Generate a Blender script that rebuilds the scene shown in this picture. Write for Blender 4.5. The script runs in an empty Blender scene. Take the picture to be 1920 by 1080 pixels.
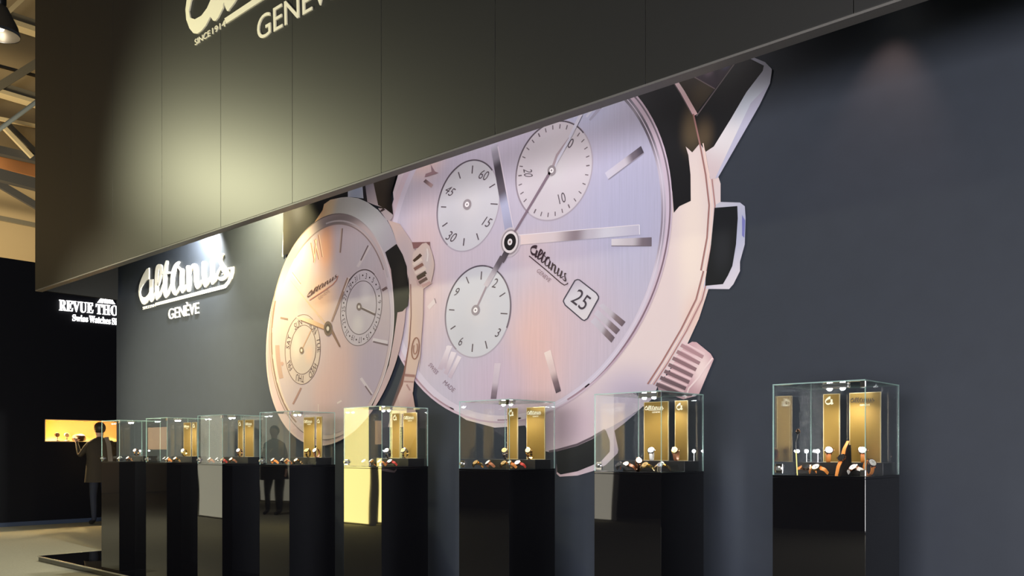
import bpy, bmesh, math, random
from mathutils import Vector, Matrix

random.seed(4)
sc = bpy.context.scene
COL = sc.collection
# ------------------------------------------------------------------ camera
F, CX, Y0 = 1621.5, 960.0, 844.65          # focal length and horizon, in pixels of the 1920x1080 frame
YAW = math.radians(42.286)
CAMZ = 1.2
SA, CA = math.sin(YAW), math.cos(YAW)
cam_d = bpy.data.cameras.new('camera')
cam_d.sensor_fit = 'HORIZONTAL'; cam_d.sensor_width = 36.0
cam_d.lens = F / 1920 * 36.0
cam_d.shift_y = (Y0 - 540) / 1920
cam_d.clip_start = 0.05; cam_d.clip_end = 300
cam = bpy.data.objects.new('camera', cam_d); COL.objects.link(cam)
cam.location = (0, 0, CAMZ); cam.rotation_euler = (math.pi / 2, 0, YAW)
sc.camera = cam
# ------------------------------------------------------------------ world, exposure
w = bpy.data.worlds.new('hall_air'); sc.world = w; w.use_nodes = True
w.node_tree.nodes['Background'].inputs[0].default_value = (0.9, 0.93, 1.0, 1)
w.node_tree.nodes['Background'].inputs[1].default_value = 0.018
sc.view_settings.view_transform = 'Standard'; sc.view_settings.look = 'None'
sc.view_settings.exposure = 0.0; sc.view_settings.gamma = 1.0
sc.view_settings.use_curve_mapping = False
sc.cycles.transparent_max_bounces = 24
sc.cycles.max_bounces = 10
# ------------------------------------------------------------------ large lights of the hall and an added fill
def light(name, kind, loc, target, power, color=(1, 1, 1), size=0.1, angle=60, blend=0.5, parent=None):
    d = bpy.data.lights.new(name, kind); d.energy = power; d.color = color
    if kind == 'AREA':
        d.shape = 'RECTANGLE'; d.size = size[0]; d.size_y = size[1]
    else:
        d.shadow_soft_size = size
    if kind == 'SPOT':
        d.spot_size = math.radians(angle); d.spot_blend = blend
    o = bpy.data.objects.new(name, d); COL.objects.link(o)
    o.location = loc
    if target is not None:
        o.rotation_euler = (Vector(target) - Vector(loc)).to_track_quat('-Z', 'Y').to_euler()
    if parent: o.parent = parent
    return o
light('hall_ceiling_light', 'AREA', (-13.5, 0.6, 8.0), (-13.5, 0.6, 0), 115, (1.0, 0.95, 0.82), (3, 3)).data.spread = math.radians(70)
light('bright_stand_light', 'AREA', (1.2, -5.6, 1.3), (-5.0, 4.5, 1.0), 1180, (1.0, 0.97, 0.99), (6, 2.6))  # unseen fill added behind the camera to brighten the mural
light('hall_roof_light', 'AREA', (-20.5, 3.0, 3.2), (-26, 6.0, 8), 900, (1.0, 0.86, 0.62), (4, 2))

# ------------------------------------------------------------------ geometry of the view
def ray(px, py):
    l = (px - CX) / F; u = (Y0 - py) / F
    return Vector((CA * l - SA, SA * l + CA, u))
def on_y(px, py, Y):
    d = ray(px, py); return Vector((0, 0, CAMZ)) + d * (Y / d.y)
def on_x(px, py, X):
    d = ray(px, py); return Vector((0, 0, CAMZ)) + d * (X / d.x)
def x_at(px, Y):
    return on_y(px, Y0, Y).x
WALL_Y, FASC_Y, FASC_Z, LEFT_X, RIGHT_X, TOP_Z = 4.534, 3.62, 3.02, -10.61, 1.2, 6.9
FLOOR_Z = -0.06

# ------------------------------------------------------------------ helpers
def lin(c):
    return tuple(((v / 255) / 12.92 if v <= 10.3 else ((v / 255 + 0.055) / 1.055) ** 2.4) for v in c)
MATS = {}
def mat(name, color, rough=0.5, metal=0.0, spec=0.5, emit=None, strength=0.0, noise=0.08, scale=40.0, coat=0.0, bump=0.0, detail=3):
    if name in MATS: return MATS[name]
    m = bpy.data.materials.new(name); m.use_nodes = True; MATS[name] = m
    nt = m.node_tree; b = nt.nodes['Principled BSDF']
    b.inputs['Roughness'].default_value = rough; b.inputs['Metallic'].default_value = metal
    b.inputs['Specular IOR Level'].default_value = spec
    b.inputs['Coat Weight'].default_value = coat
    n = nt.nodes.new('ShaderNodeTexNoise'); n.inputs['Scale'].default_value = scale; n.inputs['Detail'].default_value = detail
    tc = nt.nodes.new('ShaderNodeTexCoord'); nt.links.new(tc.outputs['Object'], n.inputs['Vector'])
    mx = nt.nodes.new('ShaderNodeMix'); mx.data_type = 'RGBA'
    mx.inputs[6].default_value = tuple(v * (1 - noise) for v in color) + (1,)
    mx.inputs[7].default_value = tuple(min(1, v * (1 + noise)) for v in color) + (1,)
    nt.links.new(n.outputs['Fac'], mx.inputs[0]); nt.links.new(mx.outputs[2], b.inputs['Base Color'])
    if bump:
        bp = nt.nodes.new('ShaderNodeBump'); bp.inputs['Strength'].default_value = bump; bp.inputs['Distance'].default_value = 0.002
        nt.links.new(n.outputs['Fac'], bp.inputs['Height']); nt.links.new(bp.outputs[0], b.inputs['Normal'])
    if emit:
        b.inputs['Emission Color'].default_value = tuple(emit) + (1,); b.inputs['Emission Strength'].default_value = strength
    return m
def glass_mat(name, tint, ior=1.45):
    m = bpy.data.materials.new(name); m.use_nodes = True; nt = m.node_tree
    nt.nodes.remove(nt.nodes['Principled BSDF']); out = nt.nodes['Material Output']
    t = nt.nodes.new('ShaderNodeBsdfTransparent'); t.inputs[0].default_value = tint + (1,)
    g = nt.nodes.new('ShaderNodeBsdfGlossy'); g.inputs['Roughness'].default_value = 0.0
    # Schlick reflectance of a thin sheet, the same from both sides
    ge = nt.nodes.new('ShaderNodeNewGeometry'); dt = nt.nodes.new('ShaderNodeVectorMath'); dt.operation = 'DOT_PRODUCT'
    nt.links.new(ge.outputs['Incoming'], dt.inputs[0]); nt.links.new(ge.outputs['Normal'], dt.inputs[1])
    def mth(op, a, b=None):
        n = nt.nodes.new('ShaderNodeMath'); n.operation = op
        for k, v in enumerate((a, b)):
            if v is None: continue
            if isinstance(v, (int, float)): n.inputs[k].default_value = v
            else: nt.links.new(v, n.inputs[k])
        return n.outputs[0]
    r0 = ((ior - 1) / (ior + 1)) ** 2
    fac = mth('ADD', mth('MULTIPLY', mth('POWER', mth('SUBTRACT', 1.0, mth('ABSOLUTE', dt.outputs['Value'])), 5.0), 1 - r0), r0)
    mx = nt.nodes.new('ShaderNodeMixShader')
    nt.links.new(fac, mx.inputs[0]); nt.links.new(t.outputs[0], mx.inputs[1]); nt.links.new(g.outputs[0], mx.inputs[2])
    nt.links.new(mx.outputs[0], out.inputs[0]); MATS[name] = m
    return m
def tag(o, label=None, cat=None, group=None, kind=None):
    if label: o['label'] = label
    if cat: o['category'] = cat
    if group: o['group'] = group
    if kind: o['kind'] = kind
    return o
def empty(name, loc=(0, 0, 0), rz=0.0):
    o = bpy.data.objects.new(name, None); COL.objects.link(o)
    o.location = loc; o.rotation_euler = (0, 0, rz); o.empty_display_size = 0.1
    return o
def obj(name, bm_or_mesh, material, parent=None, smooth=False):
    if isinstance(bm_or_mesh, bmesh.types.BMesh):
        me = bpy.data.meshes.new(name); bmesh.ops.recalc_face_normals(bm_or_mesh, faces=bm_or_mesh.faces[:])
        bm_or_mesh.to_mesh(me); bm_or_mesh.free()
        if smooth:
            for p in me.polygons: p.use_smooth = True
            try: me.set_sharp_from_angle(angle=math.radians(40))
            except Exception: pass
    else:
        me = bm_or_mesh
    if material is not None and not me.materials:
        for m in (material if isinstance(material, (list, tuple)) else [material]): me.materials.append(m)
    o = bpy.data.objects.new(name, me); COL.objects.link(o)
    if parent: o.parent = parent
    return o
def box(bm, x0, x1, y0, y1, z0, z1, bev=0.0, mi=0):
    r = bmesh.ops.create_cube(bm, size=1.0); vs = r['verts']
    for v in vs:
        v.co = Vector((x0 + (v.co.x + .5) * (x1 - x0), y0 + (v.co.y + .5) * (y1 - y0), z0 + (v.co.z + .5) * (z1 - z0)))
    fs = list({f for v in vs for f in v.link_faces})
    for f in fs: f.material_index = mi
    if bev:
        es = list({e for v in vs for e in v.link_edges})
        bmesh.ops.bevel(bm, geom=es, offset=bev, segments=2, affect='EDGES', profile=0.6)
    return bm
def boxbm(*a, **k):
    return box(bmesh.new(), *a, **k)
def bar(bm, p, q, wd, ht, up=(0, 0, 1)):
    """box beam from p to q"""
    p, q = Vector(p), Vector(q); d = (q - p).normalized(); s = d.cross(Vector(up)).normalized(); u = s.cross(d)
    vs = []
    for a in (p, q):
        for i, j in ((-1, -1), (1, -1), (1, 1), (-1, 1)):
            vs.append(bm.verts.new(a + s * (wd / 2 * i) + u * (ht / 2 * j)))
    for f in ((0, 1, 2, 3), (7, 6, 5, 4), (0, 4, 5, 1), (1, 5, 6, 2), (2, 6, 7, 3), (3, 7, 4, 0)):
        bm.faces.new([vs[i] for i in f])
    return bm
def lathe(bm, prof, n=24, M=Matrix(), cap=True):
    rings = []
    for r, z in prof:
        rings.append([bm.verts.new(M @ Vector((r * math.cos(2 * math.pi * k / n), r * math.sin(2 * math.pi * k / n), z))) for k in range(n)])
    for a, b in zip(rings, rings[1:]):
        for k in range(n):
            bm.faces.new((a[k], a[(k + 1) % n], b[(k + 1) % n], b[k]))
    if cap:
        bm.faces.new(rings[0][::-1]); bm.faces.new(rings[-1])
    return bm
def tube(bm, pts, rad, n=8):
    pts = [Vector(p) for p in pts]; rings = []
    for i, p in enumerate(pts):
        d = (pts[min(i + 1, len(pts) - 1)] - pts[max(i - 1, 0)]).normalized()
        a = Vector((0, 0, 1)) if abs(d.z) < .9 else Vector((1, 0, 0))
        s = d.cross(a).normalized(); u = s.cross(d)
        r = rad[i] if isinstance(rad, (list, tuple)) else rad
        rings.append([bm.verts.new(p + s * (r * math.cos(2 * math.pi * k / n)) + u * (r * math.sin(2 * math.pi * k / n))) for k in range(n)])
    for a, b in zip(rings, rings[1:]):
        for k in range(n): bm.faces.new((a[k], a[(k + 1) % n], b[(k + 1) % n], b[k]))
    bm.faces.new(rings[0][::-1]); bm.faces.new(rings[-1])
    return bm

# ---- flat lettering: every glyph as polygons in its own 2D units
_txt = {}
def text_polys(s):
    """list of polygons [(x, y), ...]; cap height 1, left edge 0"""
    if s in _txt: return _txt[s]
    c = bpy.data.curves.new('lettering', 'FONT'); c.body = s; c.fill_mode = 'FRONT'; c.resolution_u = 5
    o = bpy.data.objects.new('lettering', c); COL.objects.link(o)
    dg = bpy.context.evaluated_depsgraph_get(); ev = o.evaluated_get(dg); me = ev.to_mesh()
    H = 0.68; vs = [(v.co.x / H, v.co.y / H) for v in me.vertices]
    x0 = min((v[0] for v in vs), default=0)
    polys = [[(vs[i][0] - x0, vs[i][1]) for i in p.vertices] for p in me.polygons]
    width = max((v[0] for v in vs), default=1) - x0
    ev.to_mesh_clear(); bpy.data.objects.remove(o); bpy.data.curves.remove(c)
    _txt[s] = (polys, width); return _txt[s]
def serif(s):
    out = ''
    for ch in s:
        if 'A' <= ch <= 'Z': out += chr(0x1D400 + ord(ch) - 65)
        elif 'a' <= ch <= 'z': out += chr(0x1D41A + ord(ch) - 97)
        elif ch.isdigit(): out += chr(0x1D7CE + int(ch))
        else: out += ch
    return out
def stroke(pts, n=6):
    """polygon of a brush stroke through (x, y, width)"""
    # Catmull-Rom refinement
    P = []
    for i in range(len(pts) - 1):
        p0, p1, p2, p3 = pts[max(i - 1, 0)], pts[i], pts[i + 1], pts[min(i + 2, len(pts) - 1)]
        for k in range(4):
            t = k / 4
            P.append(tuple(0.5 * ((2 * b) + (c - a) * t + (2 * a - 5 * b + 4 * c - d) * t * t + (3 * b - a - 3 * c + d) * t ** 3) for a, b, c, d in zip(p0, p1, p2, p3)))
    P.append(tuple(pts[-1])); L, R = [], []; quads = []
    for i, (x, y, wd) in enumerate(P):
        a, b = P[max(i - 1, 0)], P[min(i + 1, len(P) - 1)]
        dx, dy = b[0] - a[0], b[1] - a[1]; l = math.hypot(dx, dy) or 1
        nx, ny = -dy / l * wd / 2, dx / l * wd / 2
        L.append((x + nx, y + ny)); R.append((x - nx, y - ny))
    def cap(p, q):
        (x, y, wd), an = p, math.atan2(p[1] - q[1], p[0] - q[0])
        return [(x + wd / 2 * math.cos(an + f), y + wd / 2 * math.sin(an + f)) for f in (1.05, .52, 0, -.52, -1.05)]
    return [L + cap(P[-1], P[-2]) + R[::-1] + cap(P[0], P[1])]
# script word of the logo, traced on the wall (units: pixels of a 7.715x view of the photograph at (250, 460))
def logo_polys():
    out = [[(240, 325), (205, 345), (160, 420), (125, 500), (100, 580), (90, 660), (95, 730), (115, 800), (140, 845), (165, 860), (190, 852), (215, 830), (245, 782),
            (262, 818), (276, 826), (292, 812), (322, 760), (322, 700), (300, 700), (300, 492), (245, 497), (245, 675), (225, 715), (190, 750), (150, 755), (120, 730), (112, 680), (125, 620),
            (160, 560), (205, 510), (240, 490)]]
    S = [[(290, 770, 20), (318, 725, 20), (340, 650, 16)],
         [(352, 790, 14), (350, 740, 40), (348, 640, 48), (348, 500, 48), (355, 390, 50), (372, 315, 56), (398, 300, 50), (420, 330, 42), (418, 400, 38), (398, 490, 32), (372, 580, 22)],
         [(352, 785, 16), (385, 740, 30), (420, 660, 30), (450, 560, 24)],
         [(497, 238, 34), (482, 320, 46), (470, 450, 52), (466, 600, 50), (472, 700, 46), (482, 755, 18)],
         [(480, 755, 16), (512, 710, 30), (545, 620, 28), (568, 540, 22)],
         [(432, 402, 34), (500, 398, 44), (552, 396, 30)],
         [(668, 246, 26), (632, 290, 52), (598, 370, 58), (580, 470, 52), (576, 570, 46), (590, 650, 46), (610, 700, 36), (625, 722, 14)],
         [(622, 718, 16), (655, 670, 32), (690, 600, 30)],
         [(640, 300, 30), (675, 330, 26), (712, 375, 40)],
         [(716, 360, 50), (712, 500, 54), (714, 620, 50), (724, 688, 16)],
         [(722, 688, 16), (752, 650, 26), (780, 580, 22)],
         [(806, 316, 50), (812, 450, 52), (815, 580, 50), (812, 655, 40)],
         [(822, 430, 26), (850, 340, 36), (890, 292, 50), (912, 320, 54), (920, 450, 54), (928, 570, 50), (942, 628, 18)],
         [(940, 628, 16), (972, 590, 28), (1002, 515, 22)],
         [(1034, 258, 52), (1034, 400, 52), (1042, 530, 48), (1056, 602, 18)],
         [(1055, 602, 16), (1088, 555, 28), (1124, 470, 22)],
         [(1156, 224, 54), (1156, 400, 54), (1152, 490, 48), (1160, 560, 20)],
         [(1158, 562, 18), (1196, 510, 30), (1228, 415, 20), (1286, 296, 14)],
         [(1306, 132, 32), (1278, 170, 44), (1272, 226, 48), (1300, 290, 46), (1342, 345, 50), (1366, 400, 50), (1350, 455, 50), (1310, 488, 48), (1276, 490, 40), (1250, 470, 20)],
         [(1285, 340, 12), (1312, 380, 16), (1325, 405, 14), (1300, 420, 12)]]
    for s in S: out += stroke(s)
    return out
SWOOSH = [[(1385, 325), (1465, 310), (1460, 400), (1420, 395), (1424, 348), (1385, 350)], [(1460, 400), (1440, 480), (1400, 560), (1350, 620), (1330, 572), (1375, 520), (1405, 450), (1420, 395)],
          [(1350, 620), (340, 875), (330, 836), (1330, 572)]]
def zl(p):
    return on_y(250 + p[0] / 7.715, 460 + p[1] / 7.715, WALL_Y)
def logo_uv(polys):
    return [[(zl(p).x, zl(p).z) for p in poly] for poly in polys]
LOGO = logo_uv(logo_polys()); LOGO_BAR = logo_uv(SWOOSH)
LTOP, LBOT, LEND = [(zl(p).x, zl(p).z) for p in ((240, 325), (165, 860), (1350, 620))]
def affine2(src, dst):
    """2D affine map taking three source points to three target points"""
    (x0, y0), (x1, y1), (x2, y2) = src
    A = Matrix(((x1 - x0, x2 - x0), (y1 - y0, y2 - y0))).inverted()
    B = Matrix(((dst[1][0] - dst[0][0], dst[2][0] - dst[0][0]), (dst[1][1] - dst[0][1], dst[2][1] - dst[0][1])))
    M = B @ A
    return lambda p: (dst[0][0] + M[0][0] * (p[0] - x0) + M[0][1] * (p[1] - y0), dst[0][1] + M[1][0] * (p[0] - x0) + M[1][1] * (p[1] - y0))
def slab_letters(name, polys3, normal, thick, material, parent=None, step=0.0):
    """raised lettering: polygons in 3D, given thickness along -normal"""
    bm = bmesh.new(); n = Vector(normal) * thick
    for j, poly in enumerate(polys3):
        if step: n = Vector(normal) * (thick + step * j)
        a = [bm.verts.new(p + n) for p in poly]; b = [bm.verts.new(p) for p in poly]
        try: bm.faces.new(a)
        except ValueError: continue
        k = len(a)
        for i in range(k): bm.faces.new((a[i], b[i], b[(i + 1) % k], a[(i + 1) % k]))
    return obj(name, bm, material, parent)

# ------------------------------------------------------------------ shared materials
M_WALL = mat('matt_black_wall', lin((43, 49, 60)), 0.62, spec=0.35, noise=0.1, scale=9)
M_FASC = mat('charcoal_fascia_panel', lin((18, 18, 18)), 0.48, spec=0.8, noise=0.12, scale=5)
M_LIP = mat('grey_fascia_edge', lin((90, 88, 86)), 0.5)
M_GLOSS = mat('black_acrylic', (0.004, 0.004, 0.005), 0.02, spec=0.8, noise=0.05, scale=2.6, bump=0.75, detail=0)
M_CARPET = mat('beige_hall_carpet', lin((146, 143, 126)), 0.9, spec=0.1, noise=0.18, scale=60, bump=0.4)
M_FAR = mat('black_stand_wall', (0.004, 0.0045, 0.008), 0.6, spec=0.2)
M_GLASS = glass_mat('case_glass', (0.985, 0.995, 0.99))
M_EDGE = mat('glass_edge', lin((190, 226, 218)), 0.12, spec=0.8)
_nt = M_EDGE.node_tree; _o = _nt.nodes['Material Output']; _t = _nt.nodes.new('ShaderNodeBsdfTransparent'); _t.inputs[0].default_value = (.86, .95, .92, 1); _m = _nt.nodes.new('ShaderNodeMixShader'); _m.inputs[0].default_value = .5
_nt.links.new(_t.outputs[0], _m.inputs[1]); _nt.links.new(_nt.nodes['Principled BSDF'].outputs[0], _m.inputs[2]); _nt.links.new(_m.outputs[0], _o.inputs[0])
M_CHROME = mat('chrome', (0.78, 0.78, 0.78), 0.15, metal=1.0, noise=0.03)
M_STEEL = mat('brushed_steel', (0.6, 0.6, 0.6), 0.3, metal=1.0, noise=0.05)
M_LED = mat('led_white', (1, 1, 1), 0.4, emit=(0.9, 0.93, 1.0), strength=60)
M_BLACK = mat('satin_black', (0.012, 0.012, 0.013), 0.35, noise=0.05)
M_WHITE = mat('white_lettering', lin((240, 238, 232)), 0.5, noise=0.02)
M_LAMPGLASS = mat('lit_lamp_lens', (1, 1, 1), 0.3, emit=(1.0, 0.96, 0.88), strength=12)

# ------------------------------------------------------------------ structure
floor = tag(obj('floor', boxbm(-42, 16, -14, 16, FLOOR_Z - 0.1, FLOOR_Z), M_CARPET), 'pale beige carpet of the exhibition hall', 'floor', kind='structure')
plat = tag(obj('display_platform', boxbm(LEFT_X, RIGHT_X, 3.655, WALL_Y, FLOOR_Z, 0.0, bev=0.004), M_GLOSS), 'low glossy black platform under the row of plinths', 'platform', kind='structure')
obj('edge_trim', boxbm(LEFT_X, RIGHT_X, 3.647, 3.655, -0.012, 0.001), M_STEEL, plat)
obj('edge_trim', boxbm(LEFT_X - .006, LEFT_X, 3.647, WALL_Y, -0.012, 0.001), M_STEEL, plat)
wall = tag(obj('wall_back', boxbm(LEFT_X, RIGHT_X, WALL_Y, WALL_Y + 0.12, FLOOR_Z, TOP_Z), M_WALL), 'black exhibition wall carrying the printed watches and white logo', 'wall', kind='structure')
fascia = tag(empty('wall_upper', (LEFT_X, FASC_Y, FASC_Z)), 'charcoal overhanging upper wall of upright panels with big cream logo', 'wall', kind='structure')
PW = 1.0265
k = 0
while LEFT_X + k * PW < RIGHT_X:
    p = obj('panel', boxbm(0.0015, PW - 0.0015, 0, 0.045, 0, TOP_Z - FASC_Z, bev=0.0015), M_FASC, fascia); p.location = (k * PW, 0, 0); k += 1
p = obj('end_panel', boxbm(0, 0.045, 0.045, WALL_Y - FASC_Y, 0, TOP_Z - FASC_Z), mat('matt_black_return', (0.008, 0.008, 0.008), 0.8, spec=0.2), fascia)
p = obj('edge_strip', boxbm(0, RIGHT_X - LEFT_X, 0.002, 0.075, -0.012, -0.0005), M_LIP, fascia)

# far stand across the aisle, with lit niche
FX = -15.8
n0, n1 = on_x(84, 786, FX), on_x(84, 828, FX)
NY0, NY1, NZ0, NZ1, FTOP = n0.y, 7.9, n1.z, n0.z, 4.38
bm = bmesh.new()
box(bm, FX - .5, FX, 2.2, NY0, FLOOR_Z, FTOP); box(bm, FX - .5, FX, NY1, 12, FLOOR_Z, FTOP)
box(bm, FX - .5, FX, NY0, NY1, FLOOR_Z, NZ0); box(bm, FX - .5, FX, NY0, NY1, NZ1, FTOP)
wf = tag(obj('wall_far', bm, M_FAR), 'dark stand wall at far left with a glowing niche and white sign', 'wall', kind='structure')
M_NICHE = mat('warm_niche_lining', lin((245, 214, 160)), 0.7, noise=0.03)
bm = bmesh.new()
box(bm, FX - .45, FX - .43, NY0, NY1, NZ0, NZ1); box(bm, FX - .45, FX, NY0, NY0 + .012, NZ0, NZ1); box(bm, FX - .45, FX, NY1 - .012, NY1, NZ0, NZ1)
box(bm, FX - .45, FX + .01, NY0, NY1, NZ0 - .001, NZ0 + .012); box(bm, FX - .45, FX, NY0, NY1, NZ1 - .012, NZ1)
obj('niche_lining', bm, M_NICHE, wf)
tag(obj('baseboard_far', boxbm(FX, FX + .03, 2.2, 12, FLOOR_Z, FLOOR_Z + .07, bev=.004), mat('blue_grey_skirting', lin((62, 74, 98)), 0.4)), 'blue-grey skirting along the far dark wall', 'baseboard', kind='structure')

# hall end wall and roof steel behind the far stand
HX = -26.0
M_HALLW = mat('hall_plaster', lin((190, 166, 122)), 0.85, noise=0.1, scale=0.6)
hw = tag(obj('wall_hall', boxbm(HX - .3, HX, -10, 26, FLOOR_Z, 18), M_HALLW), 'beige end wall of the exhibition hall behind the roof steel', 'wall', kind='structure')

# opposite side of the aisle, seen only as reflections in plinths and glass
wo = tag(obj('wall_opposite', boxbm(-40, -2, -6.4, -6.2, FLOOR_Z, 3.4), mat('dim_grey_stand_wall', lin((70, 68, 62)), 0.8)), 'dim grey stand wall across the aisle', 'wall', kind='structure')

# ------------------------------------------------------------------ the printed mural (flat print on the wall)
KP = 1.08                                    # how bright print of a seen colour must be under the stand lights
def pc(c): return tuple(min(0.92, v / KP) for v in lin(c)) + (1,)
_pm = [0]
def print_base(rough=0.45):
    _pm[0] += 1
    m = bpy.data.materials.new('mural_ink_%03d' % _pm[0]); m.use_nodes = True
    b = m.node_tree.nodes['Principled BSDF']; b.inputs['Roughness'].default_value = rough; b.inputs['Specular IOR Level'].default_value = 0.25
    return m, m.node_tree, b
_flat = {}
def ink(c):
    if c not in _flat:
        m, nt, b = print_base(); b.inputs['Base Color'].default_value = pc(c); _flat[c] = m
    return _flat[c]
def wall_xz(p):
    q = on_y(p[0], p[1], WALL_Y); return q
def grad(p0, p1, stops):
    """ink that runs through colours from pixel p0 to pixel p1, measured on the wall"""
    m, nt, b = print_base(); a, c = wall_xz(p0), wall_xz(p1); d = c - a; d.y = 0; L2 = d.dot(d)
    tc = nt.nodes.new('ShaderNodeTexCoord'); dot = nt.nodes.new('ShaderNodeVectorMath'); dot.operation = 'DOT_PRODUCT'
    nt.links.new(tc.outputs['Object'], dot.inputs[0]); dot.inputs[1].default_value = d / L2
    ad = nt.nodes.new('ShaderNodeMath'); ad.operation = 'SUBTRACT'; ad.inputs[1].default_value = a.dot(d) / L2
    nt.links.new(dot.outputs['Value'], ad.inputs[0])
    rp = nt.nodes.new('ShaderNodeValToRGB'); cr = rp.color_ramp; cr.interpolation = 'EASE'
    while len(cr.elements) < len(stops): cr.elements.new(0.5)
    for e, (t, col) in zip(cr.elements, sorted(stops)): e.position = t; e.color = pc(col)
    nt.links.new(ad.outputs[0], rp.inputs[0]); nt.links.new(rp.outputs[0], b.inputs['Base Color'])
    return m
def blobs(base, L, brush=0.0, ang=0.5):
    """base ink with soft patches (px, py, rx, ry, colour, strength)"""
    m, nt, b = print_base(); tc = nt.nodes.new('ShaderNodeTexCoord')
    rgb = nt.nodes.new('ShaderNodeRGB'); rgb.outputs[0].default_value = pc(base); cur = rgb.outputs[0]
    for px, py, rx, ry, col, st in L:
        c = wall_xz((px, py)); ex = abs(wall_xz((px + rx, py)).x - wall_xz((px - rx, py)).x) / 2; ez = abs(wall_xz((px, py - ry)).z - c.z)
        s = nt.nodes.new('ShaderNodeVectorMath'); s.operation = 'SUBTRACT'; s.inputs[1].default_value = c
        nt.links.new(tc.outputs['Object'], s.inputs[0])
        mu = nt.nodes.new('ShaderNodeVectorMath'); mu.operation = 'MULTIPLY'; mu.inputs[1].default_value = (1 / ex, 0, 1 / ez)
        nt.links.new(s.outputs[0], mu.inputs[0])
        ln = nt.nodes.new('ShaderNodeVectorMath'); ln.operation = 'LENGTH'; nt.links.new(mu.outputs[0], ln.inputs[0])
        mr = nt.nodes.new('ShaderNodeMapRange'); mr.interpolation_type = 'SMOOTHERSTEP'
        mr.inputs[1].default_value = 1.0; mr.inputs[2].default_value = 0.0; mr.inputs[3].default_value = 0.0; mr.inputs[4].default_value = st
        nt.links.new(ln.outputs['Value'], mr.inputs[0])
        mx = nt.nodes.new('ShaderNodeMix'); mx.data_type = 'RGBA'; mx.inputs[7].default_value = pc(col)
        nt.links.new(mr.outputs[0], mx.inputs[0]); nt.links.new(cur, mx.inputs[6]); cur = mx.outputs[2]
    if brush:
        mp = nt.nodes.new('ShaderNodeMapping'); mp.inputs['Rotation'].default_value = (0, ang, 0); mp.inputs['Scale'].default_value = (60, 1, 2)
        nt.links.new(tc.outputs['Object'], mp.inputs[0])
        no = nt.nodes.new('ShaderNodeTexNoise'); no.inputs['Scale'].default_value = 1.6; no.inputs['Detail'].default_value = 4
        nt.links.new(mp.outputs[0], no.inputs['Vector'])
        mr = nt.nodes.new('ShaderNodeMapRange'); mr.inputs[1].default_value = 0.25; mr.inputs[2].default_value = 0.75
        mr.inputs[3].default_value = 1 - brush; mr.inputs[4].default_value = 1 + brush; nt.links.new(no.outputs['Fac'], mr.inputs[0])
        mu = nt.nodes.new('ShaderNodeVectorMath'); mu.operation = 'SCALE'; nt.links.new(cur, mu.inputs[0]); nt.links.new(mr.outputs[0], mu.inputs['Scale']); cur = mu.outputs[0]
    nt.links.new(cur, b.inputs['Base Color'])
    return m
class Print:
    def __init__(s, base): s.v, s.f, s.mi, s.mats, s.base = [], [], [], [], base
    def slot(s, m):
        if isinstance(m, tuple): m = ink(m)
        if m not in s.mats: s.mats.append(m)
        return s.mats.index(m)
    def poly(s, pts, layer, m):
        k = len(s.v); s.cnt = (getattr(s, 'cnt', 0) + 1) % 15; Y = WALL_Y - 0.003 - 0.0007 * (s.base + layer) - 4e-5 * s.cnt
        for p in pts: q = on_y(p[0], p[1], WALL_Y); s.v.append((q.x, Y, q.z))
        s.f.append(tuple(range(k, k + len(pts)))); s.mi.append(s.slot(m))
    def line(s, pts, wd, layer, m, closed=False):
        n = len(pts)
        if closed: pts = list(pts) + [pts[0], pts[1]]
        W = wd if isinstance(wd, (list, tuple)) else [wd] * len(pts)
        L, R = [], []
        for i, p in enumerate(pts):
            a, b = pts[max(i - 1, 0)], pts[min(i + 1, len(pts) - 1)]
            if closed and i == 0: a = pts[n - 1]
            dx, dy = b[0] - a[0], b[1] - a[1]; l = math.hypot(dx, dy) or 1; nx, ny = -dy / l * W[i] / 2, dx / l * W[i] / 2
            L.append((p[0] + nx, p[1] + ny)); R.append((p[0] - nx, p[1] - ny))
        for i in range(len(pts) - 1 if not closed else n): s.poly([L[i], L[i + 1], R[i + 1], R[i]], layer, m)
    def text(s, t, c, h, ang, layer, m, xs=1.0, shear=0.0, A=None):
        """lettering centred at pixel c, cap height h, turned ang degrees clockwise; A maps unit-circle space to pixels"""
        polys, wd = text_polys(t); a = math.radians(ang); ca, sa = math.cos(a), math.sin(a)
        for P in polys:
            q = []
            for x, y in P:
                u = (x - wd / 2) * h * xs + (y - .5) * h * shear; v = -(y - .5) * h
                dx, dy = u * ca - v * sa, u * sa + v * ca
                if A: dx, dy = A[0] * dx, A[1] * dx + A[2] * dy
                q.append((c[0] + dx, c[1] + dy))
            s.poly(q, layer, m)
    def build(s, name, parent):
        me = bpy.data.meshes.new(name); me.from_pydata(s.v, [], s.f)
        for m in s.mats: me.materials.append(m)
        me.polygons.foreach_set('material_index', s.mi); me.update()
        o = bpy.data.objects.new(name, me); COL.objects.link(o); o.parent = parent; o.location = -parent.location
        return o
class Ell:
    def __init__(s, cx, cy, W, H, xt):
        s.c = (cx, cy); s.W, s.H = W, H; sxy = -(xt - cx) * H
        # x -> (a, b), y -> (0, h): uprights stay upright
        s.a = W; s.b = sxy / W; s.h = math.sqrt(max(H * H - s.b * s.b, 1))
    def at(s, t, r=1.0):
        x, y = r * math.cos(t), r * math.sin(t); return (s.c[0] + s.a * x, s.c[1] + s.b * x + s.h * y)
    def pts(s, r=1.0, n=96, t0=0, t1=2 * math.pi): return [s.at(t0 + (t1 - t0) * k / n, r) for k in range(n if t1 - t0 > 6.28 else n + 1)]
    def A(s, k=1.0): return (s.a * k, s.b * k, s.h * k)
def zf(ox, oy, sc_): return lambda *L: [(ox + a / sc_, oy + b / sc_) for a, b in L]
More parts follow.
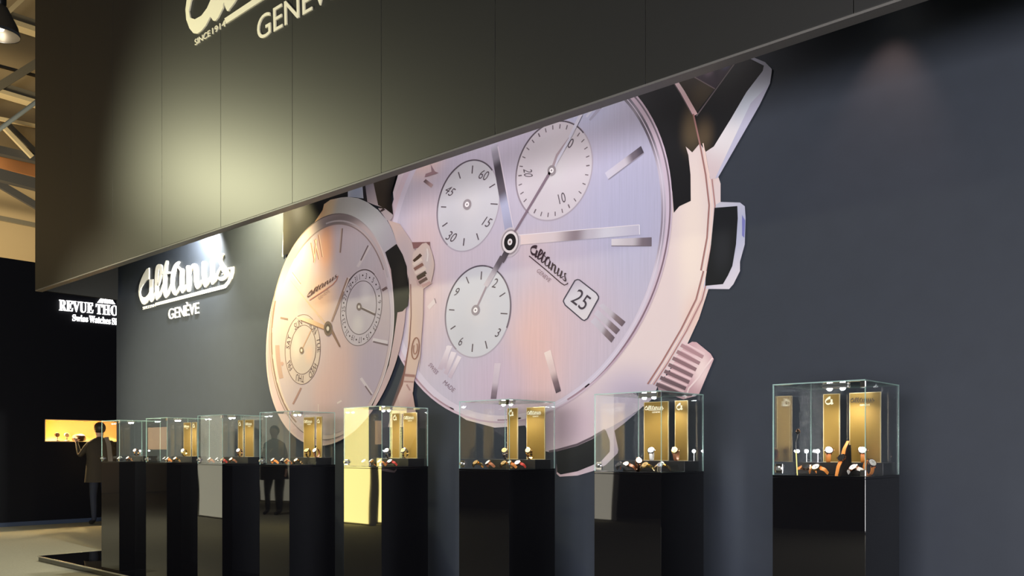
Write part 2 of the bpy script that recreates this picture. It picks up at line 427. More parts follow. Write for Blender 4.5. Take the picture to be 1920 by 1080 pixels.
Z1, Z2, Z3, Z4, Z5, Z6 = zf(700, 100, 2.455), zf(700, 480, 2.455), zf(490, 330, 5.4), zf(490, 500, 5.4), zf(490, 660, 5.4), zf(1020, 740, 6)
mural = tag(empty('wall_mural', (-5.0, WALL_Y, 1.0)), 'giant pink-toned print of two wristwatches across the black wall', 'mural')

INK = (70, 62, 70); BLK = (24, 24, 26)
L = Print(0)
# lower lug and case foot
L.poly(Z6((145, 620), (1060, 190), (890, 335), (795, 405), (840, 620), (830, 660), (700, 790), (550, 860), (380, 910), (180, 922), (145, 890)), 0, grad((1045, 890), (1160, 800), [(0, (205, 180, 190)), (.5, (190, 175, 185)), (1, (170, 160, 180))]))
L.poly(Z6((140, 640), (380, 575), (545, 500), (700, 400), (745, 520), (745, 640), (650, 745), (545, 795), (380, 862), (190, 898), (150, 870)), 1, grad((1045, 800), (1045, 890), [(0, (40, 42, 46)), (1, (30, 32, 36))]))
L.line(Z6((60, 640), (145, 625), (380, 560), (545, 482), (690, 395)), 4, 2, (95, 82, 92))
# case body, light metal
body = Z1((1390, 105), (1300, -10), (1180, -110), (960, -170), (700, -120), (420, 80), (200, 350), (125, 530), (92, 640), (105, 760), (130, 850)) + \
    Z2((150, 200), (205, 550), (230, 580), (330, 690), (430, 755), (560, 790), (640, 785), (700, 780)) + Z6((-60, 620), (60, 645), (145, 625), (380, 560), (545, 480), (700, 390), (800, 340), (1060, 180), (1230, 40)) + \
    Z2((1310, 600), (1395, 480), (1440, 420), (1500, 290), (1545, 150), (1550, 60)) + Z1((1560, 1000), (1575, 800), (1577, 700), (1600, 685), (1600, 600), (1590, 570), (1550, 575), (1530, 450), (1500, 410), (1475, 280), (1440, 190))
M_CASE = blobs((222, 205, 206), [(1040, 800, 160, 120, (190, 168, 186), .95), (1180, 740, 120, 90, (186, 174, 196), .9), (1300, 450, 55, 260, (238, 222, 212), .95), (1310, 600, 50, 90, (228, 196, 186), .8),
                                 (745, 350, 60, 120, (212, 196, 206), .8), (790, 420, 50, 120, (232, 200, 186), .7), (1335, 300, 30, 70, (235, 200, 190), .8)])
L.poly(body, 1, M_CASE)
# dark reflection beside the bezel
L.poly(Z1((1130, 90), (1300, 20), (1375, 95), (1440, 190), (1475, 290), (1505, 415), (1470, 457), (1440, 430), (1452, 470), (1462, 560), (1463, 680), (1410, 705), (1385, 735), (1378, 640), (1356, 500), (1318, 370), (1258, 260), (1190, 165)), 2,
       blobs((24, 24, 27), [(1300, 240, 36, 75, (92, 78, 58), .95)]))
# strap end and upper lug
L.poly(Z1((1360, 70), (1700, -30), (1690, 15), (1490, 290), (1440, 190)), 2, blobs((52, 44, 36), [(1320, 170, 40, 40, (78, 66, 48), .9)]))
L.poly(Z1((1440, 88), (1560, 30), (1690, 5), (1575, 165)), 3, blobs((62, 50, 62), [(1330, 130, 16, 22, (118, 98, 112), .8), (1362, 118, 16, 20, (84, 84, 120), .8), (1345, 140, 10, 20, (40, 32, 44), .7)]))
L.line(Z1((1440, 88), (1575, 165)), 2, 4, (130, 112, 116)); L.line(Z1((1690, 15), (1490, 290)), 2, 4, (120, 108, 112))
L.poly(Z1((1690, 15), (1715, 5), (1805, 45), (1838, 75), (1828, 140), (1780, 240), (1590, 572), (1553, 582), (1532, 450), (1500, 400), (1478, 288)), 3, blobs((22, 22, 25), [(1320, 255, 30, 55, (86, 72, 54), .9)]))
L.poly(Z1((1715, 5), (1805, 42), (1838, 75), (1828, 140), (1780, 240), (1590, 572), (1553, 582), (1532, 455), (1570, 430), (1650, 300), (1720, 180), (1795, 82), (1800, 58), (1712, 14)), 4,
       grad((1440, 120), (1330, 320), [(0, (176, 176, 196)), (.35, (206, 212, 228)), (.7, (226, 220, 224)), (1, (214, 196, 200))]))
L.poly(Z1((1828, 140), (1780, 240), (1590, 572), (1575, 578), (1740, 230)), 5, (190, 188, 212))
L.line(Z1((1375, 105), (1425, 180), (1485, 285)), 9, 4, grad((1260, 145), (1305, 215), [(0, (225, 200, 205)), (1, (230, 190, 195))])); L.line(Z1((1372, 118), (1415, 185), (1470, 285)), 2, 5, (90, 78, 80))
# outer ring lines on the flank
ring = Z1((1475, 280), (1505, 415), (1532, 560), (1548, 700), (1538, 850), (1510, 1000)) + Z2((1522, 70), (1488, 200), (1418, 340), (1330, 490), (1265, 590))
L.line(ring, 3, 4, (160, 116, 112)); L.line([(x + 6, y) for x, y in ring[1:]], 2, 4, (240, 214, 204)); L.line([(x + 11, y + 1) for x, y in ring[2:]], 2.5, 4, (176, 132, 130))
# pusher
L.poly(Z1((1575, 700), (1600, 685), (1690, 688), (1712, 705), (1716, 760), (1712, 880), (1690, 960)) + Z2((1690, 70), (1660, 130), (1640, 153), (1525, 152), (1520, 130)) + Z1((1560, 900)), 4, grad((1330, 380), (1395, 520), [(0, (196, 194, 206)), (.5, (176, 180, 206)), (1, (214, 208, 220))]))
L.poly(Z1((1573, 712), (1678, 704), (1680, 760), (1672, 880), (1655, 980)) + Z2((1635, 90), (1612, 130), (1530, 138), (1532, 100)) + Z1((1555, 900)), 5, blobs((26, 28, 32), [(1355, 470, 30, 70, (40, 42, 48), .8)]))
L.poly(Z1((1700, 745), (1714, 770), (1710, 850), (1700, 840)), 6, (120, 122, 186))
# big crown
cr = Z2((1365, 540), (1310, 590), (1315, 620), (1430, 660), (1500, 640), (1570, 475), (1555, 450), (1490, 397), (1470, 395), (1440, 412), (1400, 460))
L.poly(cr, 5, blobs((206, 168, 176), [(1315, 690, 30, 60, (236, 214, 212), .95), (1245, 725, 40, 30, (150, 128, 136), .9)]))
for i in range(7):
    a = Z2((1345 + i * 19 - 40, 560 + 30 - i * 30), (1455 + i * 16 - 30, 615 + 25 - i * 29))
    L.line(a, 7, 6, [(108, 88, 94), (112, 92, 98), (122, 98, 104), (130, 104, 110), (140, 110, 116), (160, 126, 132), (176, 140, 146)][i])
    L.line([(x + 3, y - 6) for x, y in a], 3, 6, (228, 200, 204))
L.line(Z2((1440, 655), (1455, 610), (1500, 560), (1530, 515), (1565, 470)), 3, 7, (236, 214, 214))
# bezel and dial
EB = Ell(989.1, 449.4, 272.7, 343.6, 1041.3); ED = Ell(988.3, 453.5, 253.1, 325.8, 1035.3)
L.poly(EB.pts(1.0), 5, blobs((204, 184, 200), [(1250, 380, 60, 230, (206, 190, 208), .9), (930, 800, 220, 60, (198, 168, 186), .95), (1150, 660, 110, 110, (186, 162, 180), .9), (750, 420, 50, 200, (212, 190, 200), .8)]))
L.line(EB.pts(0.985, 120, -1.35, 2.6), 3, 6, grad((1200, 200), (1000, 800), [(0, (120, 108, 120)), (.5, (128, 104, 118)), (1, (168, 138, 152))]))
L.poly(ED.pts(1.035), 6, blobs((206, 196, 212), [(1210, 250, 60, 130, (96, 88, 100), 1), (1180, 180, 60, 60, (110, 104, 118), 1), (1236, 420, 26, 110, (128, 116, 132), .9), (940, 790, 200, 40, (224, 206, 214), .9), (1130, 690, 90, 90, (204, 196, 214), .9)]))
L.line(ED.pts(1.018, 100, -1.2, 1.4), 1.6, 7, (214, 204, 220))
M_DIAL = blobs((190, 182, 200), [(1180, 380, 200, 300, (180, 179, 207), .95), (1010, 660, 110, 230, (222, 184, 178), .95), (1090, 620, 120, 220, (205, 182, 192), .5), (930, 720, 110, 120, (196, 176, 196), .8),
                                 (800, 520, 80, 260, (214, 186, 184), .85), (940, 240, 220, 70, (196, 188, 208), .8), (800, 300, 60, 60, (224, 192, 182), .8), (870, 480, 120, 90, (198, 184, 196), .7), (1000, 470, 70, 60, (216, 190, 190), .5), (1100, 200, 120, 90, (184, 188, 218), .8), (1060, 480, 60, 60, (198, 184, 200), .4)], brush=0.05, ang=-0.5)
L.poly(ED.pts(1.0), 7, M_DIAL)
# sub-dials
for (cx_, cy_, W_, H_, xt_, z_), tone in zip([(441, 702, 143.5, 210, 470, Z1), (836, 541.5, 176, 228.5, 868, Z1), (486, 256, 151, 211, 506, Z2)], [(200, 198, 206), (206, 198, 206), (199, 199, 207)]):
    c = z_((cx_, cy_))[0]; xt = z_((xt_, 0))[0][0]; e = Ell(c[0], c[1], W_ / 2.455, H_ / 2.455, xt)
    L.poly(e.pts(1.02), 8, (176, 166, 180)); L.poly(e.pts(0.99), 9, blobs(tone, [(c[0], c[1], 40, 50, (208, 204, 208), .6), (c[0] - 30, c[1] + 40, 40, 60, tuple(max(0, t - 6) for t in tone), .7)]))
    L.line(e.pts(0.995, 60, 2.3, 5.6), 2.6, 10, grad((c[0] - 60, c[1] + 60), (c[0] + 40, c[1] - 80), [(0, (150, 138, 150)), (.4, (96, 86, 96)), (1, (84, 76, 88))]))
    if W_ == 176:
        for kk in range(30):
            t = 2 * math.pi * kk / 30 + .07
            L.line([e.at(t, .845), e.at(t, .935)], 1.9 if kk % 5 else 2.4, 10, (112, 100, 108))
    if W_ == 151: L.line(e.pts(0.995, 40, -1.3, .5), 2.6, 10, (110, 98, 110))
for a in [((396, 548), (405, 578)), ((462, 518), (459, 555)), ((538, 620), (565, 603)), ((544, 694), (577, 696)), ((480, 830), (489, 860)), ((423, 852), (419, 887)), ((322, 798), (346, 781)), ((316, 708), (340, 709))]: L.line(Z1(*a), 2.2, 10, (92, 82, 90))
for a in [((432, 97), (444, 127)), ((503, 72), (500, 110)), ((585, 188), (612, 170)), ((590, 265), (622, 267)), ((520, 392), (528, 427)), ((462, 405), (459, 442)), ((360, 338), (383, 322)), ((353, 248), (378, 250))]: L.line(Z2(*a), 2.2, 10, (92, 82, 90))
NUM = (88, 78, 86)
for t, c, h, ang, z_ in [('60', (514, 562), 18, 18, Z1), ('45', (357, 635), 17, 30, Z1), ('15', (529, 778), 18, 24, Z1), ('30', (365, 845), 18, 24, Z1), ('20', (717, 553), 16, 82, Z1), ('10', (873, 668), 18, -22, Z1), ('0', (913, 416), 18, 14, Z1),
                         ('2', (566, 126), 18, 14, Z2), ('9', (389, 166), 16, 18, Z2), ('6', (408, 394), 16, 12, Z2), ('3', (579, 354), 17, 18, Z2)]:
    L.text(t, z_(c)[0], h, ang, 11, NUM, xs=.66, shear=.18)
# hour markers
dk = (78, 70, 80); lt = (214, 206, 216)
L.poly(Z1((1070, 552), (1236, 428), (1250, 460), (1086, 582)), 9, grad(Z1((1075, 565))[0], Z1((1245, 445))[0], [(0, (204, 200, 216)), (.5, (200, 192, 204)), (.75, (110, 100, 112)), (1, (70, 64, 76))]))
L.line(Z1((1086, 582), (1250, 460)), 1.5, 10, (150, 142, 158))
L.poly(Z1((1100, 856), (1285, 848), (1285, 888), (1100, 888)), 9, grad(Z1((1100, 870))[0], Z1((1285, 868))[0], [(0, (214, 208, 214)), (.5, (196, 188, 196)), (.8, (120, 108, 118)), (1, (110, 100, 112))]))
L.line(Z1((1100, 888), (1285, 888)), 1.4, 10, (110, 98, 108))
for q in [((1040, 228), (1062, 220), (1165, 304), (1148, 326)), ((1020, 268), (1036, 246), (1140, 340), (1122, 362)), ((1003, 302), (1025, 282), (1116, 376), (1100, 400))]:
    L.poly(Z2(*q), 9, grad(Z2(q[0])[0], Z2(q[2])[0], [(0, (196, 190, 204)), (.45, (190, 182, 194)), (.7, (128, 112, 118)), (1, (104, 90, 100))]))
L.poly(Z2((790, 446), (820, 432), (868, 622), (845, 633)), 9, grad(Z2((805, 440))[0], Z2((856, 628))[0], [(0, (232, 214, 208)), (.45, (214, 190, 190)), (.8, (120, 100, 108)), (1, (84, 72, 82))]))
L.poly(Z2((562, 494), (591, 494), (570, 658), (544, 658)), 9, grad(Z2((576, 495))[0], Z2((557, 657))[0], [(0, (206, 192, 204)), (.5, (196, 182, 196)), (.85, (130, 114, 128)), (1, (112, 98, 112))]))
for q in [((345, 412), (368, 415), (322, 525), (300, 520)), ((362, 440), (388, 445), (345, 548), (328, 540)), ((392, 458), (410, 466), (362, 566), (348, 556)), ((340, 415), (358, 420), (340, 520), (330, 520))]: L.poly(Z2(*q), 9, grad(Z2(q[0])[0], Z2(q[2])[0], [(0, (222, 212, 220)), (1, (188, 172, 188))]))
L.poly(Z1((268, 512), (288, 545), (305, 552), (262, 566), (240, 572), (245, 556), (272, 546)), 9, (150, 120, 126)); L.poly(Z1((234, 592), (245, 580), (280, 606), (270, 620)), 9, grad(Z1((238, 586))[0], Z1((276, 612))[0], [(0, (104, 84, 88)), (1, (180, 150, 152))]))
L.line(Z1((1068, 216), (1040, 262), (1000, 310)), [8, 6, 4], 9, (168, 164, 190)); L.line(Z1((1082, 210), (1048, 255)), 4, 10, (88, 84, 104)); L.line(Z1((1030, 236), (985, 295)), 4, 9, (206, 206, 222)); L.line(Z1((945, 262), (935, 285), (905, 290)), 3, 9, (176, 168, 190))
L.line(Z1((480, 410), (500, 425), (520, 400)), 2.4, 9, (168, 168, 196)); L.poly(Z2((252, 232), (284, 198), (292, 216), (262, 248)), 9, (216, 200, 200)); L.line(Z2((286, 196), (293, 218)), 1.5, 10, (140, 118, 122))
L.text('SWISS', Z2((281, 519))[0], 7.5, 50, 10, (136, 108, 120), xs=.8); L.text('MADE', Z2((353, 600))[0], 8, 42, 10, (126, 102, 116), xs=.85)
# hands
L.poly(Z1((538, 395), (572, 395), (655, 820), (612, 828)), 11, grad(Z1((555, 400))[0], Z1((632, 825))[0], [(0, (200, 196, 214)), (.18, (150, 144, 158)), (.3, (66, 60, 70)), (.55, (92, 84, 94)), (.72, (176, 178, 206)), (1, (160, 160, 186))]))
L.line(Z1((578, 430), (650, 810)), 2, 11, (212, 202, 214))
L.poly(Z1((668, 838), (1230, 790), (1232, 836), (680, 882)), 11, grad(Z1((670, 860))[0], Z1((1232, 812))[0], [(0, (226, 206, 204)), (.3, (212, 198, 202)), (.5, (142, 128, 136)), (.62, (190, 184, 196)), (.75, (206, 204, 216)), (1, (190, 186, 206))]))
L.line(Z1((672, 838), (1228, 791)), 1.3, 12, (232, 224, 230)); L.line(Z1((1229, 790), (1231, 836)), 1.5, 12, (228, 226, 236))
L.line(Z1((985, 230), (905, 400), (826, 540)), [7, 5, 5], 12, (206, 204, 220)); L.line(Z1((905, 390), (850, 470), (826, 540)), [1, 4, 5], 12, (170, 152, 160))
L.line(Z1((830, 530), (720, 715), (648, 836)), [5, 4, 4], 13, (128, 110, 124))
L.line(Z1((640, 880), (595, 960)) + Z2((600, 5), (522, 140)), [11, 10, 10, 9], 13, grad(Z1((640, 880))[0], Z2((522, 140))[0], [(0, (50, 46, 50)), (.45, (96, 88, 96)), (.75, (180, 172, 182)), (1, (196, 186, 194))]))
L.line(Z2((530, 130), (478, 245)), 3, 12, (158, 142, 152))
hub = Ell(*Z1((635, 870))[0], 17, 24, Z1((635, 870))[0][0] + 2)
for r, c, l in [(1.15, (196, 186, 194), 12), (1.0, (150, 140, 146), 13), (.86, (222, 214, 216), 14), (.66, (34, 32, 34), 15), (.26, (226, 222, 224), 16), (.1, (130, 110, 100), 17)]: L.poly(hub.pts(r, 32), l, c)
for c_, z_, r_ in [((437, 697), Z1, 10), ((826, 541), Z1, 10), ((476, 250), Z2, 10)]:
    h_ = Ell(*z_(c_)[0], r_ * .8, r_, z_(c_)[0][0] + 1)
    for r, c, l in [(1.0, (150, 140, 146), 13), (.5, (240, 236, 238), 14), (.2, (150, 140, 146), 15)]: L.poly(h_.pts(r, 20), l, c)
# date window
zd = zf(980, 440, 6)
dw = zd((628, 508), (650, 512), (840, 660), (865, 700), (862, 725), (740, 945), (705, 968), (680, 958), (490, 795), (468, 750), (478, 725), (600, 518))
L.poly(dw, 10, grad(zd((628, 508))[0], zd((705, 968))[0], [(0, (186, 178, 194)), (.4, (206, 202, 212)), (1, (212, 206, 212))])); L.line(dw, 2.4, 11, (74, 68, 82), closed=True)
L.text('25', zd((668, 735))[0], 29, 38, 12, (66, 58, 70), xs=.78, shear=-.05)
# dial lettering
am = affine2((LTOP, LBOT, LEND), zd((178, 128), (112, 228), (478, 556)))
for P in LOGO: L.poly([am(q) for q in P], 12, (60, 44, 52))
L.line(zd((84, 242), (280, 405), (440, 545), (480, 570), (508, 560), (522, 545)), 2, 12, (74, 54, 62))
L.text('GENEVE', zd((250, 462))[0], 7.5, 41, 12, (132, 104, 112), xs=.8)
lw = L.build('printed_chronograph', mural); lw['label'] = 'larger printed watch with three sub-dials and date 25'

# ---- smaller watch, printed over the large one
S = Print(20); KP = 1.5; _flat.clear()
ES = Ell(625.8, 613.1, 117.1, 212.4, 639.7)
# strap and upper lugs
S.poly(Z3((1130, -20), (1400, -60), (1375, 10), (1325, 180), (1350, 395), (1230, 340), (1200, 300)), 0, grad((700, 340), (740, 340), [(0, (66, 56, 44)), (.6, (60, 50, 40)), (1, (30, 24, 22))]))
S.poly(Z3((1200, 330), (1270, 335), (1355, 400), (1330, 450), (1290, 455)), 1, (206, 190, 194)); S.poly(Z3((1215, 360), (1250, 330), (1275, 345), (1235, 368)), 2, (70, 56, 58))
S.poly(Z3((1055, 25), (1135, -5), (1200, 300), (1240, 320), (1170, 300), (1085, 265)), 1, grad((690, 340), (705, 390), [(0, (140, 134, 146)), (1, (206, 190, 196))]))
S.poly(Z3((1030, 20), (1060, 20), (1092, 270), (1045, 235)), 2, (40, 36, 44))
S.poly(Z3((895, 60), (1035, 20), (1052, 232), (980, 222), (895, 216)), 2, grad((655, 345), (690, 370), [(0, (206, 208, 216)), (.5, (176, 186, 212)), (1, (190, 192, 206))]))
# case flank on the right and lower lug
S.poly(Z3((1300, 450), (1420, 490), (1530, 650), (1640, 900), (1660, 1080)) + Z4((1655, 500), (1640, 700), (1625, 950), (1610, 1080)) + Z5((1620, 50), (1578, 250), (1550, 340), (1550, 420), (1580, 600), (1600, 760), (1300, 760), (1350, 560), (1440, 320), (1500, 0)) + Z4((1500, 800), (1520, 400), (1500, 100)) + Z3((1470, 860), (1390, 690), (1350, 560)), 1,
       blobs((226, 198, 190), [(760, 480, 40, 90, (206, 188, 194), .9), (775, 640, 22, 120, (236, 206, 188), .9), (770, 750, 40, 60, (214, 176, 172), .8)]))
S.poly(Z5((1460, 310), (1565, 290), (1555, 400), (1500, 520), (1500, 700), (1440, 640), (1400, 450)), 2, grad((750, 720), (780, 760), [(0, (236, 208, 200)), (1, (214, 178, 176))]))
S.line(Z5((1470, 235), (1575, 245)), 5, 3, (176, 132, 126)); S.line(Z5((1462, 300), (1560, 305)), 3, 3, (190, 150, 144)); S.line(Z5((1490, 330), (1525, 390)), 3, 3, (190, 150, 146))
# body and rim
EO = Ell(633.6, 610.0, 131.5, 226, 664.5)
S.poly(EO.pts(1.0), 3, blobs((214, 186, 188), [(505, 660, 24, 140, (206, 164, 166), .9), (640, 370, 60, 40, (246, 214, 176), .9), (700, 420, 60, 60, (206, 202, 204), 1), (720, 470, 50, 60, (196, 188, 198), .9), (590, 810, 80, 50, (204, 176, 178), .8), (738, 700, 40, 120, (206, 182, 184), .9)]))
S.poly(Z3((560, 470), (640, 350), (655, 290), (720, 245), (830, 222), (900, 217), (1000, 230), (1100, 275), (1200, 350), (1290, 450), (1350, 560), (1388, 690), (1272, 776), (1215, 680), (1130, 560), (1020, 460), (930, 410), (820, 388), (700, 398), (620, 430)), 4,
       grad((600, 400), (745, 460), [(0, (250, 200, 150)), (.14, (244, 214, 176)), (.24, (210, 206, 202)), (.6, (204, 204, 206)), (1, (190, 182, 192))]))
# dark upper-left corner of the wall picture
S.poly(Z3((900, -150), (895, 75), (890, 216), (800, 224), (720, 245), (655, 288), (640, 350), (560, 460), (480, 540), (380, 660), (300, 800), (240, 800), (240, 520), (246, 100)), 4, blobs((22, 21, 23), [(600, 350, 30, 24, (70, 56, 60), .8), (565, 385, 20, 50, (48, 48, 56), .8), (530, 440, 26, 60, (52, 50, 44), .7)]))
# black reflection on the right
S.poly(Z3((1272, 776), (1388, 692), (1450, 800), (1492, 920), (1500, 1080)) + Z4((1508, 100), (1518, 250), (1502, 400), (1450, 455), (1398, 466), (1385, 560), (1355, 760), (1310, 1000)) + Z5((1300, 160), (1230, 350), (1145, 545), (1135, 540), (1215, 340), (1290, 150)) + Z4((1300, 960), (1335, 740), (1358, 560), (1360, 400), (1350, 200)) + Z3((1330, 950)), 4, blobs((34, 32, 34), [(756, 520, 16, 60, (46, 44, 42), .8)]))
S.line(Z4((1530, 180), (1535, 500), (1520, 750), (1465, 1080)) + Z5((1440, 330), (1345, 560)), [1.5, 1.5, 2, 3, 4, 3], 4, (150, 104, 96))
S.line(Z5((1460, 200), (1400, 400), (1340, 560)), [1, 4, 3], 5, (110, 92, 96))
em = Ell(*Z4((1580, 830))[0], 7.5, 21, Z4((1590, 830))[0][0]); S.line(em.pts(.95, 40), 2.2, 5, (164, 118, 102), closed=True); S.line(em.pts(.5, 24, -.8, 4.0), 2, 5, (176, 130, 112))
# bezel glass edge and dial
S.line(EO.pts(.99, 80, 1.5, 3.6), 2, 4, (222, 196, 190))
S.poly(ES.pts(1.0), 5, blobs((206, 186, 186), [(640, 415, 90, 34, (128, 116, 118), .9), (540, 470, 60, 90, (118, 110, 104), .85), (520, 640, 24, 180, (214, 196, 184), .9), (640, 815, 110, 40, (220, 200, 200), .8), (735, 560, 20, 150, (206, 194, 204), .9)]))
S.line(ES.pts(.995, 100), 1.6, 6, grad((510, 600), (742, 600), [(0, (170, 146, 138)), (.5, (120, 106, 106)), (1, (226, 214, 218))]), closed=True)
S.line(ES.pts(.965, 80, 2.2, 3.5), 3, 6, (150, 124, 114)); S.line(ES.pts(.95, 60, 2.3, 3.3), 2, 6, (226, 208, 190))
ESD = Ell(627.5, 618, 108, 197, 640)
M_SD = blobs((196, 180, 186), [(615, 460, 26, 90, (238, 176, 138), .95), (606, 560, 44, 80, (224, 184, 160), .9), (640, 690, 60, 130, (214, 180, 176), .8), (700, 700, 60, 130, (186, 172, 190), .85), (690, 480, 60, 70, (192, 182, 190), .8), (545, 640, 40, 130, (202, 184, 176), .85), (560, 520, 40, 50, (196, 180, 170), .8), (610, 740, 40, 80, (212, 178, 174), .7)], brush=.02)
S.poly(ESD.pts(1.0), 7, M_SD)
S.line(ESD.pts(1.0, 60, 4.0, 5.8), 2.2, 8, (150, 130, 130)); S.line(ESD.pts(1.03, 50, 4.6, 5.9), 3, 8, (196, 184, 188))
S.line(ESD.pts(.96, 20, 2.75, 3.1), 8, 8, (186, 156, 144))
# sub-dials
EDt, EDi = Ell(681.5, 577.9, 38.8, 70.8, 688.1), Ell(681.6, 577.6, 28.7, 50.1, 685.4)
S.poly(EDt.pts(1), 8, (198, 188, 196)); S.line(EDt.pts(1, 60), 1.3, 9, (128, 112, 116), closed=True); S.line(EDt.pts(1.01, 30, 3.6, 5.4), 2, 9, (104, 90, 94))
S.poly(EDi.pts(1), 9, blobs((196, 186, 194), [(690, 545, 18, 34, (216, 208, 212), .8), (675, 610, 18, 30, (214, 206, 206), .8)])); S.line(EDi.pts(1, 50), 1.3, 10, (120, 106, 110), closed=True)
for kk, (t, c) in enumerate([('31', (982, 130)), ('1', (1018, 108)), ('3', (1085, 100)), ('5', (1155, 140)), ('7', (1205, 230)), ('9', (1220, 360)), ('11', (1210, 505)), ('13', (1172, 620)), ('15', (1100, 712)), ('17', (1022, 745)), ('19', (950, 722)), ('21', (890, 670)), ('23', (858, 560)), ('25', (855, 435)), ('27', (872, 312)), ('29', (922, 205))]):
    p = Z4(c)[0]; dx, dy = (p[0] - 681.5) / EDt.a, (p[1] - 577.9 - EDt.b * (p[0] - 681.5) / EDt.a) / EDt.h
    S.text(t, p, .15, math.degrees(math.atan2(dx, -dy)), 10, (100, 86, 90), xs=.8, A=EDt.A(1.0))
for c in [(1050, 92), (1120, 115), (1185, 185), (1215, 300), (1216, 435), (1188, 565), (1130, 670), (1060, 735), (985, 742), (918, 705), (872, 615), (850, 497), (857, 370), (893, 255), (948, 165)]:
    p = Z4(c)[0]; S.poly([(p[0] + 1.3 * math.cos(a * .785), p[1] + 1.8 * math.sin(a * .785)) for a in range(8)], 10, (90, 76, 80))
EWk, EWi = Ell(571.7, 655.5, 33.1, 65.2, 573.5), Ell(572.5, 656.1, 24.1, 45.9, 574.5)
S.poly(EWk.pts(1), 8, (204, 188, 182)); S.line(EWk.pts(1, 60), 1.2, 9, (140, 118, 112), closed=True)
S.poly(EWi.pts(1), 9, blobs((202, 188, 182), [(560, 650, 14, 40, (216, 206, 196), .8), (584, 665, 14, 30, (224, 190, 172), .7)])); S.line(EWi.pts(1, 50), 1.2, 10, (136, 114, 108), closed=True)
for t, c, z_ in [('TUE', (602, 795), Z4), ('WED', (545, 185), Z5), ('THU', (415, 268), Z5), ('FRI', (312, 140), Z5), ('SAT', (300, 765), Z4), ('SUN', (395, 585), Z4), ('MON', (540, 610), Z4)]:
    p = z_(c)[0]; dx, dy = (p[0] - EWk.c[0]) / EWk.a, (p[1] - EWk.c[1] - EWk.b * (p[0] - EWk.c[0]) / EWk.a) / EWk.h
    S.text(t, p, .19, math.degrees(math.atan2(dx, -dy)), 10, (104, 84, 84), xs=.85, A=EWk.A(1.0))
# markers
for q, c in [(((828, 535), (850, 540), (830, 785), (808, 780)), (190, 168, 160)), (((1105, 705), (1135, 715), (1010, 930), (985, 920)), (206, 194, 196))]: S.poly(Z3(*q), 9, c)
S.line(Z3((845, 535), (822, 780)), 2, 10, (136, 112, 108)); S.line(Z3((1105, 708), (1030, 860)), 2.4, 10, (120, 102, 104))
for a in [((525, 680), (560, 860)), ((560, 650), (605, 850)), ((600, 600), (640, 825)), ((555, 880), (575, 640))]: S.line(Z3(*a), 2.6, 9, (176, 128, 108)); S.line(Z3(*[(x + 8, y) for x, y in a]), 1.6, 10, (250, 214, 184))
S.line(Z4((325, 55), (425, 190)), 5, 9, (216, 200, 190)); S.line(Z4((335, 60), (425, 182)), 1.5, 10, (150, 128, 116))
S.line(Z4((215, 520), (292, 535)), 3.4, 9, (150, 124, 114)); S.line(Z4((1150, 740), (1305, 770)), 6, 9, (214, 204, 210)); S.line(Z4((1155, 762), (1305, 797)), 3, 10, (124, 106, 112))
S.line(Z4((1245, 245), (1295, 215)), 5, 9, (118, 96, 98)); S.line(Z5((425, 365), (342, 530)), 3.4, 9, (168, 134, 128)); S.line(Z5((1030, 265), (1145, 430)), 5, 9, (214, 202, 210)); S.line(Z5((1075, 345), (1140, 438)), 2.6, 10, (126, 106, 112))
S.line(Z5((600, 530), (600, 640)), 2, 9, (222, 202, 198)); S.line(Z5((790, 520), (835, 495)), 3, 9, (228, 212, 208))
p = Z4((232, 985))[0]; S.poly([(p[0] + 3 * math.cos(a * .785), p[1] + 4 * math.sin(a * .785)) for a in range(8)], 9, (190, 156, 146))
# hands
S.line(Z4((380, 515), (520, 560), (680, 630)), [3, 10, 8], 11, grad((555, 595), (615, 617), [(0, (226, 206, 182)), (1, (206, 166, 132))])); S.line(Z4((420, 545), (660, 640)), 1.6, 12, (140, 108, 92))
S.line(Z4((320, 145), (500, 370), (690, 600)), [1, 2, 3], 12, (214, 184, 158)); S.line(Z4((730, 640), (820, 815)), [5, 3], 12, (142, 112, 100))
S.line(Z4((905, 120), (850, 260), (735, 560)), [6, 5, 3], 11, (160, 132, 122)); S.line(Z4((915, 110), (860, 255)), 1.6, 12, (222, 206, 202))
S.line(Z4((1020, 410), (1180, 492)), [6, 4], 11, (112, 96, 96)); S.line(Z4((1030, 405), (1170, 472)), 1.5, 12, (214, 204, 206)); S.line(Z4((430, 850), (530, 640)), 2, 11, (196, 160, 136))
for c, rs in [((700, 630), [(8, 14, (122, 104, 94)), (5, 9, (92, 80, 72)), (2.6, 4.4, (214, 204, 196))]), ((1015, 410), [(5, 7.5, (128, 112, 110)), (2, 3, (216, 206, 204))]), ((432, 850), [(4, 6.5, (140, 120, 104)), (1.8, 3, (220, 210, 198))])]:
    p = Z4(c)[0]
    for kk, (rx, ry, cc) in enumerate(rs): S.poly([(p[0] + rx * math.cos(a * .3927), p[1] + ry * math.sin(a * .3927)) for a in range(16)], 13 + kk, cc)
am = affine2((LTOP, LBOT, LEND), Z4((540, 232), (500, 312), (775, 135)))
for P in LOGO: S.poly([am(q) for q in P], 11, (104, 78, 72))
S.line(Z4((510, 342), (640, 258), (745, 186), (785, 140), (800, 95)), 1.6, 11, (186, 128, 116)); S.text('GENEVE', Z4((655, 285))[0], 5.6, -37, 11, (178, 146, 132), xs=.85)
